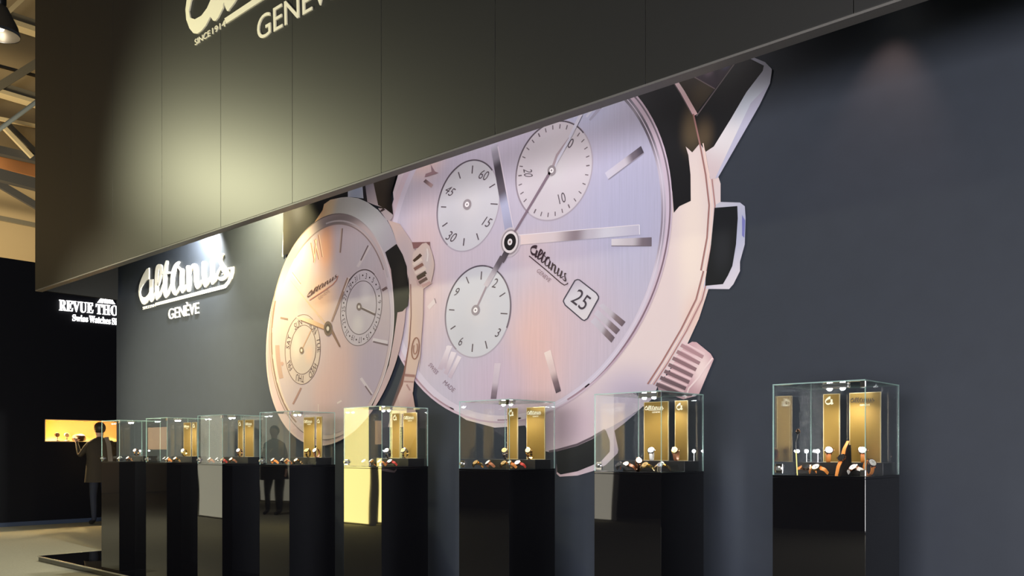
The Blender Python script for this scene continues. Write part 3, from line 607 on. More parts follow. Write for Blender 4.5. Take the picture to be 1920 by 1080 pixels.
# crown of the small watch, over the large dial
S.poly(Z3((1545, 675), (1728, 672), (1725, 715), (1560, 740)), 6, (150, 108, 108))
S.poly(Z3((1545, 860), (1560, 780), (1650, 690), (1690, 680), (1725, 715), (1755, 800), (1775, 900), (1760, 1000), (1740, 1080)) + Z4((1752, 170), (1660, 230), (1600, 190), (1565, 60)) + Z3((1550, 940)), 7, blobs((228, 204, 196), [(805, 490, 12, 40, (222, 206, 206), .9), (790, 530, 14, 30, (206, 170, 166), .8)]))
for a, cc in [(((1565, 870), (1640, 800)), (84, 62, 50)), (((1570, 950), (1660, 895)), (150, 110, 100)), (((1600, 1045), (1680, 1000)), (92, 72, 60)), (((1560, 905), (1645, 845)), (246, 226, 214)), (((1580, 990), (1670, 945)), (246, 226, 214))]: S.line(Z3(*a), 6, 8, cc)
for a, cc in [(((1600, 115), (1690, 60)), (92, 80, 68)), (((1620, 170), (1700, 120)), (120, 98, 90)), (((1605, 60), (1685, 15)), (244, 224, 212)), (((1650, 205), (1735, 165)), (206, 166, 162))]: S.line(Z4(*a), 6, 8, cc)
S.line(Z3((1700, 740), (1708, 800), (1700, 870)), 2, 8, (250, 240, 236))
S.line(Z3((245, 520), (232, 820)), 2, 1, (196, 196, 186))
sw = S.build('printed_calendar_watch', mural); sw['label'] = 'smaller printed watch with day and date sub-dials'

# ------------------------------------------------------------------ raised logos and the far sign
def text_on(t, o, xdir, up, conv):
    """lettering with origin o (2D), width vector xdir for the whole word, up vector for cap height; conv to 3D"""
    polys, wd = text_polys(t)
    return [[conv((o[0] + xdir[0] * x / wd + up[0] * y, o[1] + xdir[1] * x / wd + up[1] * y)) for x, y in P] for P in polys]
M_CREAM = mat('cream_lettering', lin((232, 226, 196)), 0.5, noise=0.02)
def brand_sign(name, label, conv, material):
    t = tag(empty(name, conv(LBOT)), label, 'sign')
    inv = lambda pts: [[p - t.location for p in P] for P in pts]
    slab_letters('script_word', inv([[conv(q) for q in P] for P in LOGO]), (0, -1, 0), .012, material, t, .0002)
    slab_letters('underline', inv([[conv(q) for q in P] for P in LOGO_BAR]), (0, -1, 0), .012, material, t)
    Z = lambda x, y: (zl((x, y)).x, zl((x, y)).z)
    def word(s, a, b, c, nm):
        a, b, c = Z(*a), Z(*b), Z(*c)
        slab_letters(nm, inv(text_on(s, a, (b[0] - a[0], b[1] - a[1]), (c[0] - a[0], c[1] - a[1]), conv)), (0, -1, 0), .01, material, t)
    word('GENÈVE', (520, 1074), (956, 984), (517, 925), 'city_word')
    word('SINCE', (148, 932), (242, 909), (146, 892), 'date_word'); word('1914', (256, 905), (334, 886), (254, 865), 'date_word')
    return t
brand_sign('wall_logo', 'white script logo with city name on the lit wall at left', lambda q: Vector((q[0], WALL_Y - .0005, q[1])), M_WHITE)
a0, g0 = on_y(372.5, 64, FASC_Y), on_y(494, 71, FASC_Y)
Lg = (zl((548, 1080)).x, zl((548, 1080)).z)
sF = (g0.x - a0.x) / (Lg[0] - LBOT[0])
brand_sign('fascia_logo', 'big cream script logo with city name cut off by the top edge', lambda q: Vector((a0.x + (q[0] - LBOT[0]) * sF, FASC_Y - .0005, a0.z + (q[1] - LBOT[1]) * sF)), M_CREAM)

M_NEON = mat('backlit_letters', (1, 1, 1), 0.4, emit=(1.0, 0.98, 0.95), strength=3.2)
zs = lambda x, y: on_x(100 + x / 13.5, 540 + y / 13.5, FX)
sg = tag(empty('far_stand_sign', zs(140, 560)), 'backlit white letters on the dark far wall, partly hidden', 'sign')
def fw(s, a, b, c, nm, th=.03):
    a, b, c = [(zs(*q).y, zs(*q).z) for q in (a, b, c)]
    P = text_on(serif(s), a, (b[0] - a[0], b[1] - a[1]), (c[0] - a[0], c[1] - a[1]), lambda q: Vector((FX, q[0], q[1])) - sg.location)
    slab_letters(nm, P, (1, 0, 0), th, M_NEON, sg)
fw('REVUE', (140, 565), (1000, 640), (140, 300), 'name_word'); fw('THO', (1070, 655), (1625, 705), (1070, 405), 'name_word')
fw('Swiss', (480, 830), (870, 862), (480, 672), 'slogan_word', .02); fw('Watches', (905, 868), (1440, 918), (905, 700), 'slogan_word', .02); fw('Si', (1478, 922), (1600, 934), (1478, 762), 'slogan_word', .02)
em_ = [[(1110, 370), (1245, 380), (1262, 300), (1290, 200), (1230, 195), (1190, 270)], [(1280, 385), (1385, 395), (1370, 290), (1350, 205), (1310, 203)], [(1415, 398), (1550, 412), (1500, 340), (1440, 210), (1390, 206)]]
slab_letters('emblem', [[zs(*q) - sg.location for q in P] for P in em_], (1, 0, 0), .03, M_NEON, sg)

# ---PART3---
# ------------------------------------------------------------------ stand lamps (fixtures with housings, most of them above or behind the frame)
def can_lamp(name, label, loc, target, power, color, angle, blend=.6, r=.05, group=None, arm=None, lens=12):
    t = tag(empty(name, loc), label, 'lamp', group)
    R = (Vector(target) - Vector(loc)).to_track_quat('-Z', 'Y').to_matrix().to_4x4()
    bm = lathe(bmesh.new(), [(r * .5, .16), (r * .95, .13), (r, .02), (r * 1.02, -.01), (r * .93, -.01), (r * .9, .015)], 20, R, cap=False)
    obj('housing', bm, M_BLACK, t, True)
    obj('lens', lathe(bmesh.new(), [(r * .88, .017), (r * .6, .019), (.001, .02)], 20, R, cap=False), M_LAMPGLASS, t)
    if arm is not None: obj('arm', tube(bmesh.new(), [R @ Vector((0, 0, .15)), Vector(arm) - Vector(loc)], .012), M_BLACK, t)
    l = light('light', 'SPOT', R @ Vector((0, 0, -.03)), None, power, color, r * .8, angle, blend)
    l.rotation_euler = R.to_euler(); l.parent = t
    return t
WARM = (1.0, 0.93, 0.72); PINKW = (1.0, 0.93, 0.95)
# wall washers hidden behind the overhang
for kx, px_, en in [(-3.0, 'above the pusher of the large printed watch', 26), (-4.0, 'above the middle of the large printed dial', 38), (-5.1, 'above the left of the large printed dial', 34), (-6.2, 'above the small printed watch', 14), (-7.2, 'right of the lit logo', 8)]:
    can_lamp('wall_washer', 'black wall washer behind the overhang ' + px_, (kx, 3.80, 4.15), (kx, WALL_Y, 2.75), en, PINKW, 120, .9, .05, 'wall washers behind the overhang', (kx, FASC_Y + .045, 4.25))
can_lamp('logo_spot', 'black spotlight close to the wall above the white logo', on_y(372, 452, 4.34) + Vector((0, 0, .25)), on_y(372, 520, WALL_Y), 420, (1.0, 0.98, 0.86), 140, .8, .045, None, on_y(372, 452, WALL_Y) + Vector((0, 0, .4)))
can_lamp('accent_spot', 'dim spotlight close to the wall at right', on_y(1650, 60, 4.3) + Vector((0, 0, .3)), on_y(1650, 300, WALL_Y), 15, (1.0, 0.62, 0.46), 60, .9, .04, None, on_y(1650, 60, WALL_Y) + Vector((0, 0, .45)))
can_lamp('logo_spot', 'second spotlight close to the wall, right of the white logo', Vector((-7.0, 3.92, 3.72)), Vector((-7.3, WALL_Y, 3.0)), 620, (1.0, 0.85, 0.44), 120, 1.0, .045, None, (-7.0, FASC_Y + .045, 3.9))  # extra lamp added to carry the logo light further right
# truss spots on the other side of the aisle
for loc, tgt, en, col, ang, lab in [((-9.6, -1.6, 2.7), (-8.9, WALL_Y, 1.7), 3500, (1.0, 0.9, 0.58), 38, 'warm spotlight above the aisle aimed at the left of the wall')]:
    can_lamp('stand_spot', lab, loc, tgt, en, col, ang, .9, .09, 'spotlights of the stand', (loc[0], loc[1], loc[2] + .6))
can_lamp('fascia_spot', 'warm spotlight above the aisle lighting the lower overhang', (-9.4, 1.35, 4.35), on_y(480, 340, FASC_Y), 450, (1.0, 0.98, 0.62), 96, 1.0, .09, 'spotlights of the stand', (-9.4, 1.35, 5.9))

# ------------------------------------------------------------------ plinths, glass cases and what they hold
XR = [-1.3507, -2.3574, -3.3878, -4.5465, -5.6365, -6.6231, -7.6015, -8.5973]
CW, CD, PZ, CH, PY = 0.4155, 0.418, 1.0895, 0.411, 3.700
ORD = ['rightmost', 'second from right', 'third from right', 'fourth from right', 'fifth from right', 'third from left', 'second from left', 'leftmost']
PNOTE = ['nearest the camera', 'below the printed crown', 'below the big printed dial', 'mirroring a yellow column', 'with dark figures mirrored in it', 'mirroring a pale panel', 'faintly mirroring the floor', 'at the end of the platform']
M_GOLD = mat('gold_board', (0.28, 0.175, 0.042), 0.36, metal=0.75, noise=0.06, scale=6)
M_GEDGE = mat('pale_gold_edge', (0.6, 0.5, 0.28), 0.3, metal=0.6)
M_GINK = mat('embossed_logo', (0.07, 0.045, 0.02), 0.5); M_GINK2 = mat('pale_foil_logo', (0.95, 0.9, 0.7), 0.3, metal=0.3)
M_CLEAR = glass_mat('clear_acrylic', (0.97, 0.98, 0.98), 1.6)
def pane(parent, *b):
    bm = boxbm(*b)
    bm.faces.ensure_lookup_table()
    big = max(f.calc_area() for f in bm.faces)
    for f in bm.faces: f.material_index = 0 if f.calc_area() > big * .5 else 1
    return obj('pane', bm, [M_GLASS, M_EDGE], parent)
_mesh = {}
def shared(key, fn):
    if key not in _mesh:
        bm = fn(); me = bpy.data.meshes.new(key[0]); bmesh.ops.recalc_face_normals(bm, faces=bm.faces[:]); bm.to_mesh(me); bm.free()
        for p in me.polygons: p.use_smooth = True
        try: me.set_sharp_from_angle(angle=math.radians(35))
        except Exception: pass
        _mesh[key] = me
    return _mesh[key]
for i, xr in enumerate(XR):
    xl = xr - CW
    t = tag(empty('display_plinth', (xl + CW / 2, PY + CD / 2, 0)), 'glossy black plinth, %s in the row, %s' % (ORD[i], PNOTE[i]), 'plinth', 'black plinths on the platform')
    h, d = CW / 2, CD / 2
    obj('body', boxbm(-h, h, -d, d, .004, PZ - .012, bev=.0015), M_GLOSS, t); obj('top_plate', boxbm(-h, h, -d, d, PZ - .0115, PZ, bev=.0015), M_GLOSS, t)
    obj('foot', boxbm(-h + .01, h - .01, -d + .01, d - .01, 0, .004), M_BLACK, t)
    c = tag(empty('glass_case', (xl, PY, PZ)), 'clear glass display case on the %s plinth' % ORD[i], 'display case', 'glass cases on the plinths')
    T = .005; z0 = .0005
    pane(c, 0, CW, 0, T, z0, CH - T); pane(c, 0, CW, CD - T, CD, z0, CH - T); pane(c, 0, T, T, CD - T, z0, CH - T); pane(c, CW - T, CW, T, CD - T, z0, CH - T); pane(c, 0, CW, 0, CD, CH - T, CH)
    for zc in (.012, CH - .022):
        obj('corner_clip', boxbm(CW - .022, CW + .002, -.003, .010, zc - .010, zc + .016, bev=.002), M_CHROME, c)
    lk = obj('lock', lathe(bmesh.new(), [(.011, 0), (.011, .012), (.008, .016), (.008, .02)], 20, Matrix.Translation((.032, -.002, .03)) @ Matrix.Rotation(math.pi / 2, 4, 'X')), M_STEEL, c, True)
    obj('lock_plate', boxbm(.016, .05, -.003, 0, .008, .05, bev=.001), M_CHROME, c)
    # lamp bar under the lid
    lb = obj('led_lamp', boxbm(CW * .5 - .06, CW * .5 + .06, CD * .5 - .012, CD * .5 + .012, CH - T - .012, CH - T - .0005, bev=.002), M_STEEL, c)
    for sx in (-.03, .03):
        obj('led', lathe(bmesh.new(), [(.012, 0), (.011, -.006), (.006, -.010)], 12, Matrix.Translation((CW * .5 + sx, CD * .5, CH - T - .012))), M_LED, lb)
    light('case_light', 'SPOT', (CW * .5, CD * .5, CH - T - .03), (CW * .5, CD * .5, 0), 12.0, (1.0, 0.95, 0.88), .012, 155, .6, c)
    # riser
    tag(obj('display_riser', boxbm(xl + .012, xr - .012, 3.945, 4.092, PZ, PZ + .055, bev=.002), M_BLACK), 'black riser block at the back of the %s case' % ORD[i], 'riser', 'risers in the cases')

RZ = PZ + .055; BY = 4.07
BOARDS = [[('n', 1544, 1575), ('w', 1593, 1652)], [('w', 1208, 1254), ('n', 1266, 1290)], [('n', 952, 971), ('w', 988, 1022)], [('n', 736, 750), ('w', 757, 782)], [('w', 570, 590), ('n', 594, 604)], [('n', 447, 456), ('w', 460, 476)], [('w', 345, 358), ('n', 361, 369)], []]
lg0 = LBOT; lgw = LEND[0] - LBOT[0]
for i, B in enumerate(BOARDS):
    for kind, a, b in B:
        xa, xb = x_at(a, BY), x_at(b, BY); W = xb - xa; Hb = .325
        t = tag(empty('gold_board', ((xa + xb) / 2, BY, RZ)), ('narrow gold board with a single script letter in the %s case' if kind == 'n' else 'wide gold board with the script logo in the %s case') % ORD[i], 'board', 'gold boards in the cases')
        obj('face', boxbm(-W / 2 + .003, W / 2 - .003, -.003, .003, .003, Hb - .003), M_GOLD, t)
        fr = bmesh.new()
        for q in ((-W / 2, -W / 2 + .003, 0, Hb), (W / 2 - .003, W / 2, 0, Hb), (-W / 2 + .003, W / 2 - .003, 0, .003), (-W / 2 + .003, W / 2 - .003, Hb - .003, Hb)): box(fr, q[0], q[1], -.004, .004, q[2], q[3])
        obj('edging', fr, M_GEDGE, t)
        if kind == 'w':
            s = W * .8 / lgw * .88
            slab_letters('logo', [[Vector((-W * .42 + (q[0] - lg0[0]) * s, -.0032, Hb * .86 + (q[1] - lg0[1]) * s)) for q in P] for P in LOGO + LOGO_BAR[2:]], (0, -1, 0), .0006, M_GINK if i == 0 else M_GINK2, t, .00004)
            slab_letters('city_word', text_on('GENEVE', (-W * .16, Hb * .81), (W * .32, 0), (0, W * .05), lambda q: Vector((q[0], -.0032, q[1]))), (0, -1, 0), .0008, M_GINK2, t)
        else:
            s = W * .5 / (zl((322, 0)).x - zl((90, 0)).x)
            slab_letters('letter', [[Vector((-W * .22 + (q[0] - lg0[0]) * s, -.0032, Hb * .84 + (q[1] - lg0[1]) * s)) for q in P] for P in LOGO[:1]], (0, -1, 0), .0008, M_GINK2, t)

# ---- watches
METALS = {'gold': mat('gold', (0.95, 0.66, 0.28), 0.14, metal=1.0, noise=.03), 'rose': mat('rose_gold', (0.92, 0.55, 0.36), 0.14, metal=1.0, noise=.03), 'steel': mat('polished_steel', (0.78, 0.78, 0.8), 0.12, metal=1.0, noise=.03), 'dark': mat('dark_steel', (0.12, 0.11, 0.11), 0.2, metal=1.0, noise=.03)}
DIALS = {'white': mat('white_dial', (0.85, 0.83, 0.78), 0.3), 'black': mat('black_dial', (0.02, 0.02, 0.02), 0.2), 'gilt': mat('gilt_dial', (0.75, 0.5, 0.2), 0.3, metal=.5)}
STRAPS = {'orange': mat('tan_orange_leather', (0.75, 0.26, 0.05), 0.45, bump=.3, scale=300), 'brown': mat('brown_leather', (0.25, 0.09, 0.035), 0.45, bump=.3, scale=300), 'black': mat('black_leather', (0.02, 0.018, 0.018), 0.4, bump=.3, scale=300),
          'white': mat('white_leather', (0.85, 0.82, 0.78), 0.45, bump=.2, scale=300), 'red': mat('red_leather', (0.55, 0.05, 0.03), 0.4, bump=.3, scale=300), 'gold': METALS['gold'], 'steel': METALS['steel'], 'rose': METALS['rose']}
SNAME = {'orange': 'orange strap', 'brown': 'brown strap', 'black': 'black strap', 'white': 'white strap', 'red': 'red strap', 'gold': 'gold bracelet', 'steel': 'steel bracelet', 'rose': 'rose bracelet'}
MNAME = {'gold': 'gold', 'rose': 'rose gold', 'steel': 'steel', 'dark': 'dark'}
RL = (.027, .033)                                   # half depth and half height of a closed strap
def head_matrix(pose):
    if pose == 'arch':
        p, n = Vector((0, 0, .036)), Vector((0, 0, 1))
    elif pose == 'loop':
        a = math.radians(38); p = Vector((0, -RL[0] * math.cos(a), RL[1] + RL[1] * math.sin(a))); n = Vector((0, -math.cos(a) / RL[0], math.sin(a) / RL[1])).normalized()
    else:
        p, n = Vector((0, 0, .0045)), Vector((0, 0, 1))
    return Matrix.Translation(p) @ n.to_track_quat('Z', 'Y').to_matrix().to_4x4()
def strap_bm(pose):
    bm = bmesh.new(); secs = []
    if pose == 'loop':
        for k in range(33):
            t = 2 * math.pi * k / 32; ca, sa = math.cos(t), math.sin(t)
            secs.append((Vector((0, -RL[0] * ca, RL[1] + RL[1] * sa)), Vector((0, -ca / RL[0], sa / RL[1])).normalized(), .0085))
    elif pose == 'arch':
        for k in range(25):
            t = math.radians(-150 + 300 * k / 24); y, z = .040 * math.sin(t), .036 * (.5 + .5 * math.cos(t)); y = .040 * math.sin(t) if abs(t) < 1.57 else math.copysign(.040 + .004 * (abs(t) - 1.57), t)
            secs.append((Vector((0, y, z)), Vector((0, math.sin(t), math.cos(t))), .0098 - .002 * abs(t) / 2.6))
    else:
        for k in range(17):
            u = -1 + k / 8; a = abs(u)
            secs.append((Vector((0, u * .088, .0042 - .0015 * a + .006 * math.sin(a * 3.1) ** 2)), Vector((0, 0, 1)), .0098 - .0025 * a))
    prev = None
    for p, n, hw in secs:
        cur = [bm.verts.new(p + Vector((sx * hw, 0, 0)) + n * (sn * .0014)) for sx, sn in ((-1, -1), (1, -1), (1, .6), (.6, 1), (-.6, 1), (-1, .6))]
        if prev:
            for j in range(6): bm.faces.new((prev[j], prev[(j + 1) % 6], cur[(j + 1) % 6], cur[j]))
        elif pose != 'loop': bm.faces.new(cur)
        prev = cur
    if pose != 'loop': bm.faces.new(prev[::-1])
    return bm
def watch(pose, label, loc, rz, metal, dial, strap, group, tilt=0.0, detail=True):
    t = tag(empty('wristwatch', loc), label, 'watch', group)
    t.rotation_euler = (tilt, 0, rz)
    if pose == 'arch':                              # lies rolled towards the front, resting on the edge of its strap
        roll = .75 if math.sin(rz) > 0 else -.75
        t.rotation_euler = (0, -roll, rz)
        low = min((Matrix.Rotation(-roll, 3, 'Y') @ Vector((sx * .0098, 0, z_))).z for sx in (-1, 1) for z_ in (.0, .036)); low = min(low, (Matrix.Rotation(-roll, 3, 'Y') @ Vector((-math.copysign(.0205, roll), 0, .036))).z, (Matrix.Rotation(-roll, 3, 'Y') @ Vector((math.copysign(.0205, roll), 0, .036))).z)
        t.location.z -= low
    H = head_matrix(pose)
    def sh(nm, fn, m):
        me = shared((nm, pose, m.name), fn)
        if not me.materials: me.materials.append(m)
        return obj(nm, me, None, t)
    sh('strap', lambda: strap_bm(pose), STRAPS[strap])
    cs = sh('case', lambda: lathe(bmesh.new(), [(.013, -.002), (.0195, -.001), (.0205, .003), (.0195, .0065), (.0165, .0072)], 24, H, cap=True), METALS[metal])
    sh('dial', lambda: lathe(bmesh.new(), [(.0163, .0073), (.0163, .0077)], 24, H), DIALS[dial])
    if detail:
        def hands():
            bm = bmesh.new(); bar(bm, H @ Vector((0, -.002, .0083)), H @ Vector((0, .012, .0083)), .0009, .0004, up=H.to_3x3() @ Vector((0, 0, 1))); bar(bm, H @ Vector((-.002, 0, .0088)), H @ Vector((.009, .003, .0088)), .0012, .0004, up=H.to_3x3() @ Vector((0, 0, 1)))
            return bm
        sh('hands', hands, METALS['dark'] if dial != 'black' else METALS['steel'])
        def crown():
            return lathe(bmesh.new(), [(.0022, 0), (.0028, .0005), (.0028, .0035), (.0022, .004)], 12, H @ Matrix.Translation((.0203, 0, .003)) @ Matrix.Rotation(math.pi / 2, 4, 'Y'))
        sh('crown', crown, METALS[metal])
        def lugs():
            bm = bmesh.new()
            for sx in (-1, 1):
                for sy in (-1, 1): bar(bm, H @ Vector((sx * .0095, sy * .0165, .002)), H @ Vector((sx * .0095, sy * .0235, -.0005)), .003, .004, up=H.to_3x3() @ Vector((0, 0, 1)))
            return bm
        sh('lugs', lugs, METALS[metal])
    return t
# (pose, pixel column, Y, turn, metal, dial, strap, where)
W8 = [
    [('loop', 1553, 3.985, .5, 'rose', 'white', 'orange', 'standing before the narrow gold board'), ('loop', 1618, 3.985, .3, 'rose', 'white', 'orange', 'standing before the wide gold board'), ('lean', 1575, 3.80, -.25, 'rose', 'black', 'orange', 'leaning steeply upright'),
     ('flat', 1512, 3.86, 1.9, 'rose', 'black', 'orange', 'lying by the left pane'), ('flat', 1632, 3.80, 1.2, 'rose', 'white', 'white', 'lying near the front corner'), ('flat', 1535, 3.75, 1.4, 'gold', 'white', 'orange', 'lying along the front pane'), ('loop', 1640, 3.86, 1.0, 'rose', 'white', 'orange', 'standing behind the white watch')],
    [('loop', 1222, 3.985, .4, 'steel', 'white', 'white', 'standing before the wide gold board'), ('loop', 1268, 3.985, .2, 'gold', 'gilt', 'brown', 'standing before the narrow gold board'), ('flat', 1178, 3.88, 1.7, 'rose', 'white', 'brown', 'lying at the back left'), ('flat', 1168, 3.80, 1.2, 'steel', 'black', 'black', 'lying at the front left'),
     ('flat', 1215, 3.75, 1.5, 'gold', 'gilt', 'gold', 'lying along the front pane'), ('flat', 1243, 3.83, 1.7, 'gold', 'black', 'gold', 'lying in the middle'), ('loop', 1196, 3.87, .8, 'rose', 'white', 'rose', 'standing at the middle of the plinth top')],
    [('loop', 948, 3.985, .4, 'steel', 'gilt', 'steel', 'standing before the narrow gold board'), ('loop', 993, 3.985, .3, 'gold', 'gilt', 'gold', 'standing before the wide gold board'), ('flat', 922, 3.85, 1.2, 'rose', 'white', 'brown', 'lying at the left'), ('flat', 962, 3.76, 1.5, 'gold', 'gilt', 'gold', 'lying along the front pane'),
     ('flat', 980, 3.87, 1.8, 'rose', 'white', 'red', 'lying at the middle'), ('flat', 988, 3.81, 1.3, 'gold', 'white', 'orange', 'lying near the front corner'), ('flat', 898, 3.78, 1.5, 'gold', 'gilt', 'gold', 'lying in the front left corner')],
    [('loop', 728, 3.985, .4, 'steel', 'white', 'steel', 'standing before the narrow gold board'), ('loop', 760, 3.985, .2, 'steel', 'gilt', 'gold', 'standing before the wide gold board'), ('flat', 702, 3.86, 1.2, 'gold', 'white', 'gold', 'lying at the left'), ('flat', 730, 3.77, 1.4, 'rose', 'white', 'orange', 'lying along the front pane'), ('flat', 760, 3.85, 1.8, 'rose', 'white', 'red', 'lying near the right pane'), ('flat', 688, 3.78, 1.5, 'steel', 'white', 'steel', 'lying in the front left corner')],
    [('loop', 578, 3.985, .4, 'gold', 'gilt', 'gold', 'standing before the wide gold board'), ('loop', 594, 3.985, .2, 'gold', 'white', 'brown', 'standing before the narrow gold board'), ('flat', 543, 3.76, 1.4, 'rose', 'gilt', 'orange', 'lying along the front pane'), ('flat', 560, 3.83, 1.7, 'gold', 'white', 'gold', 'lying at the middle'), ('flat', 535, 3.88, 1.3, 'steel', 'white', 'steel', 'lying at the left'), ('flat', 514, 3.80, 1.5, 'gold', 'white', 'orange', 'lying in the front left corner')],
    [('loop', 450, 3.985, .4, 'rose', 'white', 'rose', 'standing before the narrow gold board'), ('flat', 425, 3.77, 1.4, 'rose', 'gilt', 'red', 'lying along the front pane'), ('flat', 438, 3.85, 1.7, 'gold', 'white', 'brown', 'lying at the middle'), ('flat', 408, 3.87, 1.3, 'steel', 'white', 'steel', 'lying at the left'), ('flat', 398, 3.78, 1.5, 'gold', 'white', 'brown', 'lying in the front left corner')],
    [('loop', 346, 3.985, .4, 'steel', 'white', 'gold', 'standing before the wide gold board'), ('flat', 320, 3.77, 1.4, 'rose', 'white', 'orange', 'lying along the front pane'), ('flat', 333, 3.85, 1.7, 'gold', 'white', 'gold', 'lying at the middle'), ('flat', 300, 3.87, 1.3, 'steel', 'white', 'steel', 'lying at the left')],
    [('flat', 228, 3.77, 1.4, 'steel', 'white', 'steel', 'lying along the front pane'), ('flat', 248, 3.84, 1.7, 'rose', 'white', 'rose', 'lying at the middle'), ('flat', 218, 3.89, 1.3, 'steel', 'white', 'steel', 'lying at the back left'), ('loop', 256, 3.985, .4, 'rose', 'white', 'rose', 'standing on the riser')]]
for i, L8 in enumerate(W8):
    for pose, px_, Y, rz, me_, di, st, where in L8:
        X = x_at(px_, Y); z = RZ if Y > 3.94 else PZ
        hx, hy = (.046 * abs(math.sin(rz)) + .018, .046 * abs(math.cos(rz)) + .040) if pose == 'flat' else (.036, .036)
        X = min(max(X, XR[i] - CW + .009 + hx), XR[i] - .009 - hx)
        if z == PZ and pose == 'flat': Y = min(max(Y, 3.709 + hy), 3.941 - hy)
        lab = '%s watch on %s, %s in %s case' % (MNAME[me_], SNAME[st], where.replace('standing before the', 'standing at the').replace(' gold board', ' board').replace('of the plinth top', 'front'), ORD[i])
        if pose == 'lean':
            st_ = tag(empty('watch_stand', (X, Y + .045, z)), 'black wedge stand under the leaning watch in the rightmost case', 'stand')
            bm = bmesh.new(); vs = [bm.verts.new(q) for q in ((-.016, -.045, 0), (.016, -.045, 0), (.016, .035, 0), (-.016, .035, 0), (-.016, .028, .135), (.016, .028, .135))]
            for f in ((0, 1, 2, 3), (0, 4, 5, 1), (2, 5, 4, 3), (0, 3, 4), (1, 5, 2)): bm.faces.new([vs[j] for j in f])
            st_.rotation_euler = (0, 0, rz); obj('wedge', bm, M_BLACK, st_)
            d = Matrix.Rotation(rz, 4, 'Z') @ Vector((0, .0 - .004 + .001, .076))
            watch('flat', lab, Vector((X, Y + .045, z)) + Matrix.Rotation(rz, 3, 'Z') @ Vector((0, -.0105, .074)), rz, me_, di, st, 'watches in the glass cases', tilt=math.radians(61.6))
        else:
            if pose == 'flat': pose = 'arch'
            watch(pose, lab, (X, Y, z + .0012), rz, me_, di, st, 'watches in the glass cases', detail=True)
# clear sign blocks
for i in (1, 4):
    bm = bmesh.new(); x1 = XR[i] - .016
    vs = [bm.verts.new(q) for q in ((-.03, -.008, 0), (.03, -.008, 0), (.03, .008, 0), (-.03, .008, 0), (-.022, -.006, .034), (.022, -.006, .034), (.022, .006, .034), (-.022, .006, .034))]
    for f in ((3, 2, 1, 0), (4, 5, 6, 7), (0, 1, 5, 4), (1, 2, 6, 5), (2, 3, 7, 6), (3, 0, 4, 7)): bm.faces.new([vs[j] for j in f])
    bmesh.ops.bevel(bm, geom=bm.edges[:], offset=.0012, segments=1, affect='EDGES')
    t = tag(obj('acrylic_block', bm, M_CLEAR), 'small clear trapezoid block at the right of the %s case' % ORD[i], 'sign block', 'clear blocks in the cases')
    t.location = (x1 - .04, 3.915, PZ)
# small LEDs added in place of lamp glints mirrored in the glass
for i, px_, n in ((0, 1523, 2), (1, 1305, 1), (3, 724, 1), (7, 263, 1)):
    X = min(x_at(px_, 4.07), XR[i] - .03)
    t = tag(empty('led_spot', (X, 4.07, RZ)), 'tiny bright LED light on the riser in the %s case' % ORD[i], 'light', 'LED lights on the risers')
    for k in range(n):
        dx = (k - (n - 1) / 2) * .056
        obj('stem', tube(bmesh.new(), [(dx, 0, 0), (dx, 0, .05)], .002), M_STEEL, t); obj('led', lathe(bmesh.new(), [(.003, -.004), (.0085, 0), (.0085, .005), (.004, .009)], 12, Matrix.Translation((dx, 0, .052)) @ Matrix.Rotation(math.pi / 2, 4, 'X')), M_LED, t)
# ---PART4---
# ------------------------------------------------------------------ far niche: lamps and small displays
for k, px_ in enumerate((107, 160, 212)):
    y = on_x(px_, 800, FX - .22).y
    t = tag(empty('niche_downlight', (FX - .22, y, NZ1 - .012)), ['downlight over the left end of the far niche', 'downlight over the middle of the far niche', 'downlight behind the visitor in the far niche'][k], 'lamp', 'downlights of the far niche')
    obj('ring', lathe(bmesh.new(), [(.03, -.0), (.034, -.006), (.024, -.006), (.022, 0)], 20, cap=False), M_CHROME, t); obj('lens', lathe(bmesh.new(), [(.022, -.003), (.001, -.0035)], 20, cap=False), M_LAMPGLASS, t)
    light('light', 'SPOT', (0, 0, -.012), (0, 0, -1), 190, (1.0, 0.72, 0.34), .02, 125, .7, t).rotation_euler = (0, math.radians(-22), 0)
for px_, s in ((107, 0), (125, 1)):
    q = on_x(px_, 825, FX - .12); t = tag(empty('watch_bust', (q.x, q.y, NZ0 + .012)), ['small stand with a watch at the left of the far niche', 'small pale stand in the far niche, right of the watch stand'][s], 'stand', 'stands in the far niche')
    obj('foot', lathe(bmesh.new(), [(.05, 0), (.05, .01), (.02, .018)], 16), M_STEEL, t); obj('post', lathe(bmesh.new(), [(.014, .016), (.012, .08)], 12), M_STEEL, t)
    obj('cuff', lathe(bmesh.new(), [(.035, -.02), (.04, -.015), (.04, .015), (.035, .02)], 20, Matrix.Translation((0, 0, .105)) @ Matrix.Rotation(math.pi / 2, 4, 'Y')), mat('cuff_dark', (.05, .03, .02), .4) if s == 0 else mat('cuff_pale', (.6, .45, .25), .5), t)
q = on_x(148, 825, FX - .1); t = tag(obj('watch_cushion', lathe(bmesh.new(), [(.05, 0), (.11, .01), (.115, .05), (.10, .1), (.05, .125), (.001, .128)], 20), mat('cushion_brown', (.08, .035, .012), .6), None, True), 'round dark cushion standing in the far niche', 'cushion'); t.location = (q.x, q.y, NZ0 + .012)

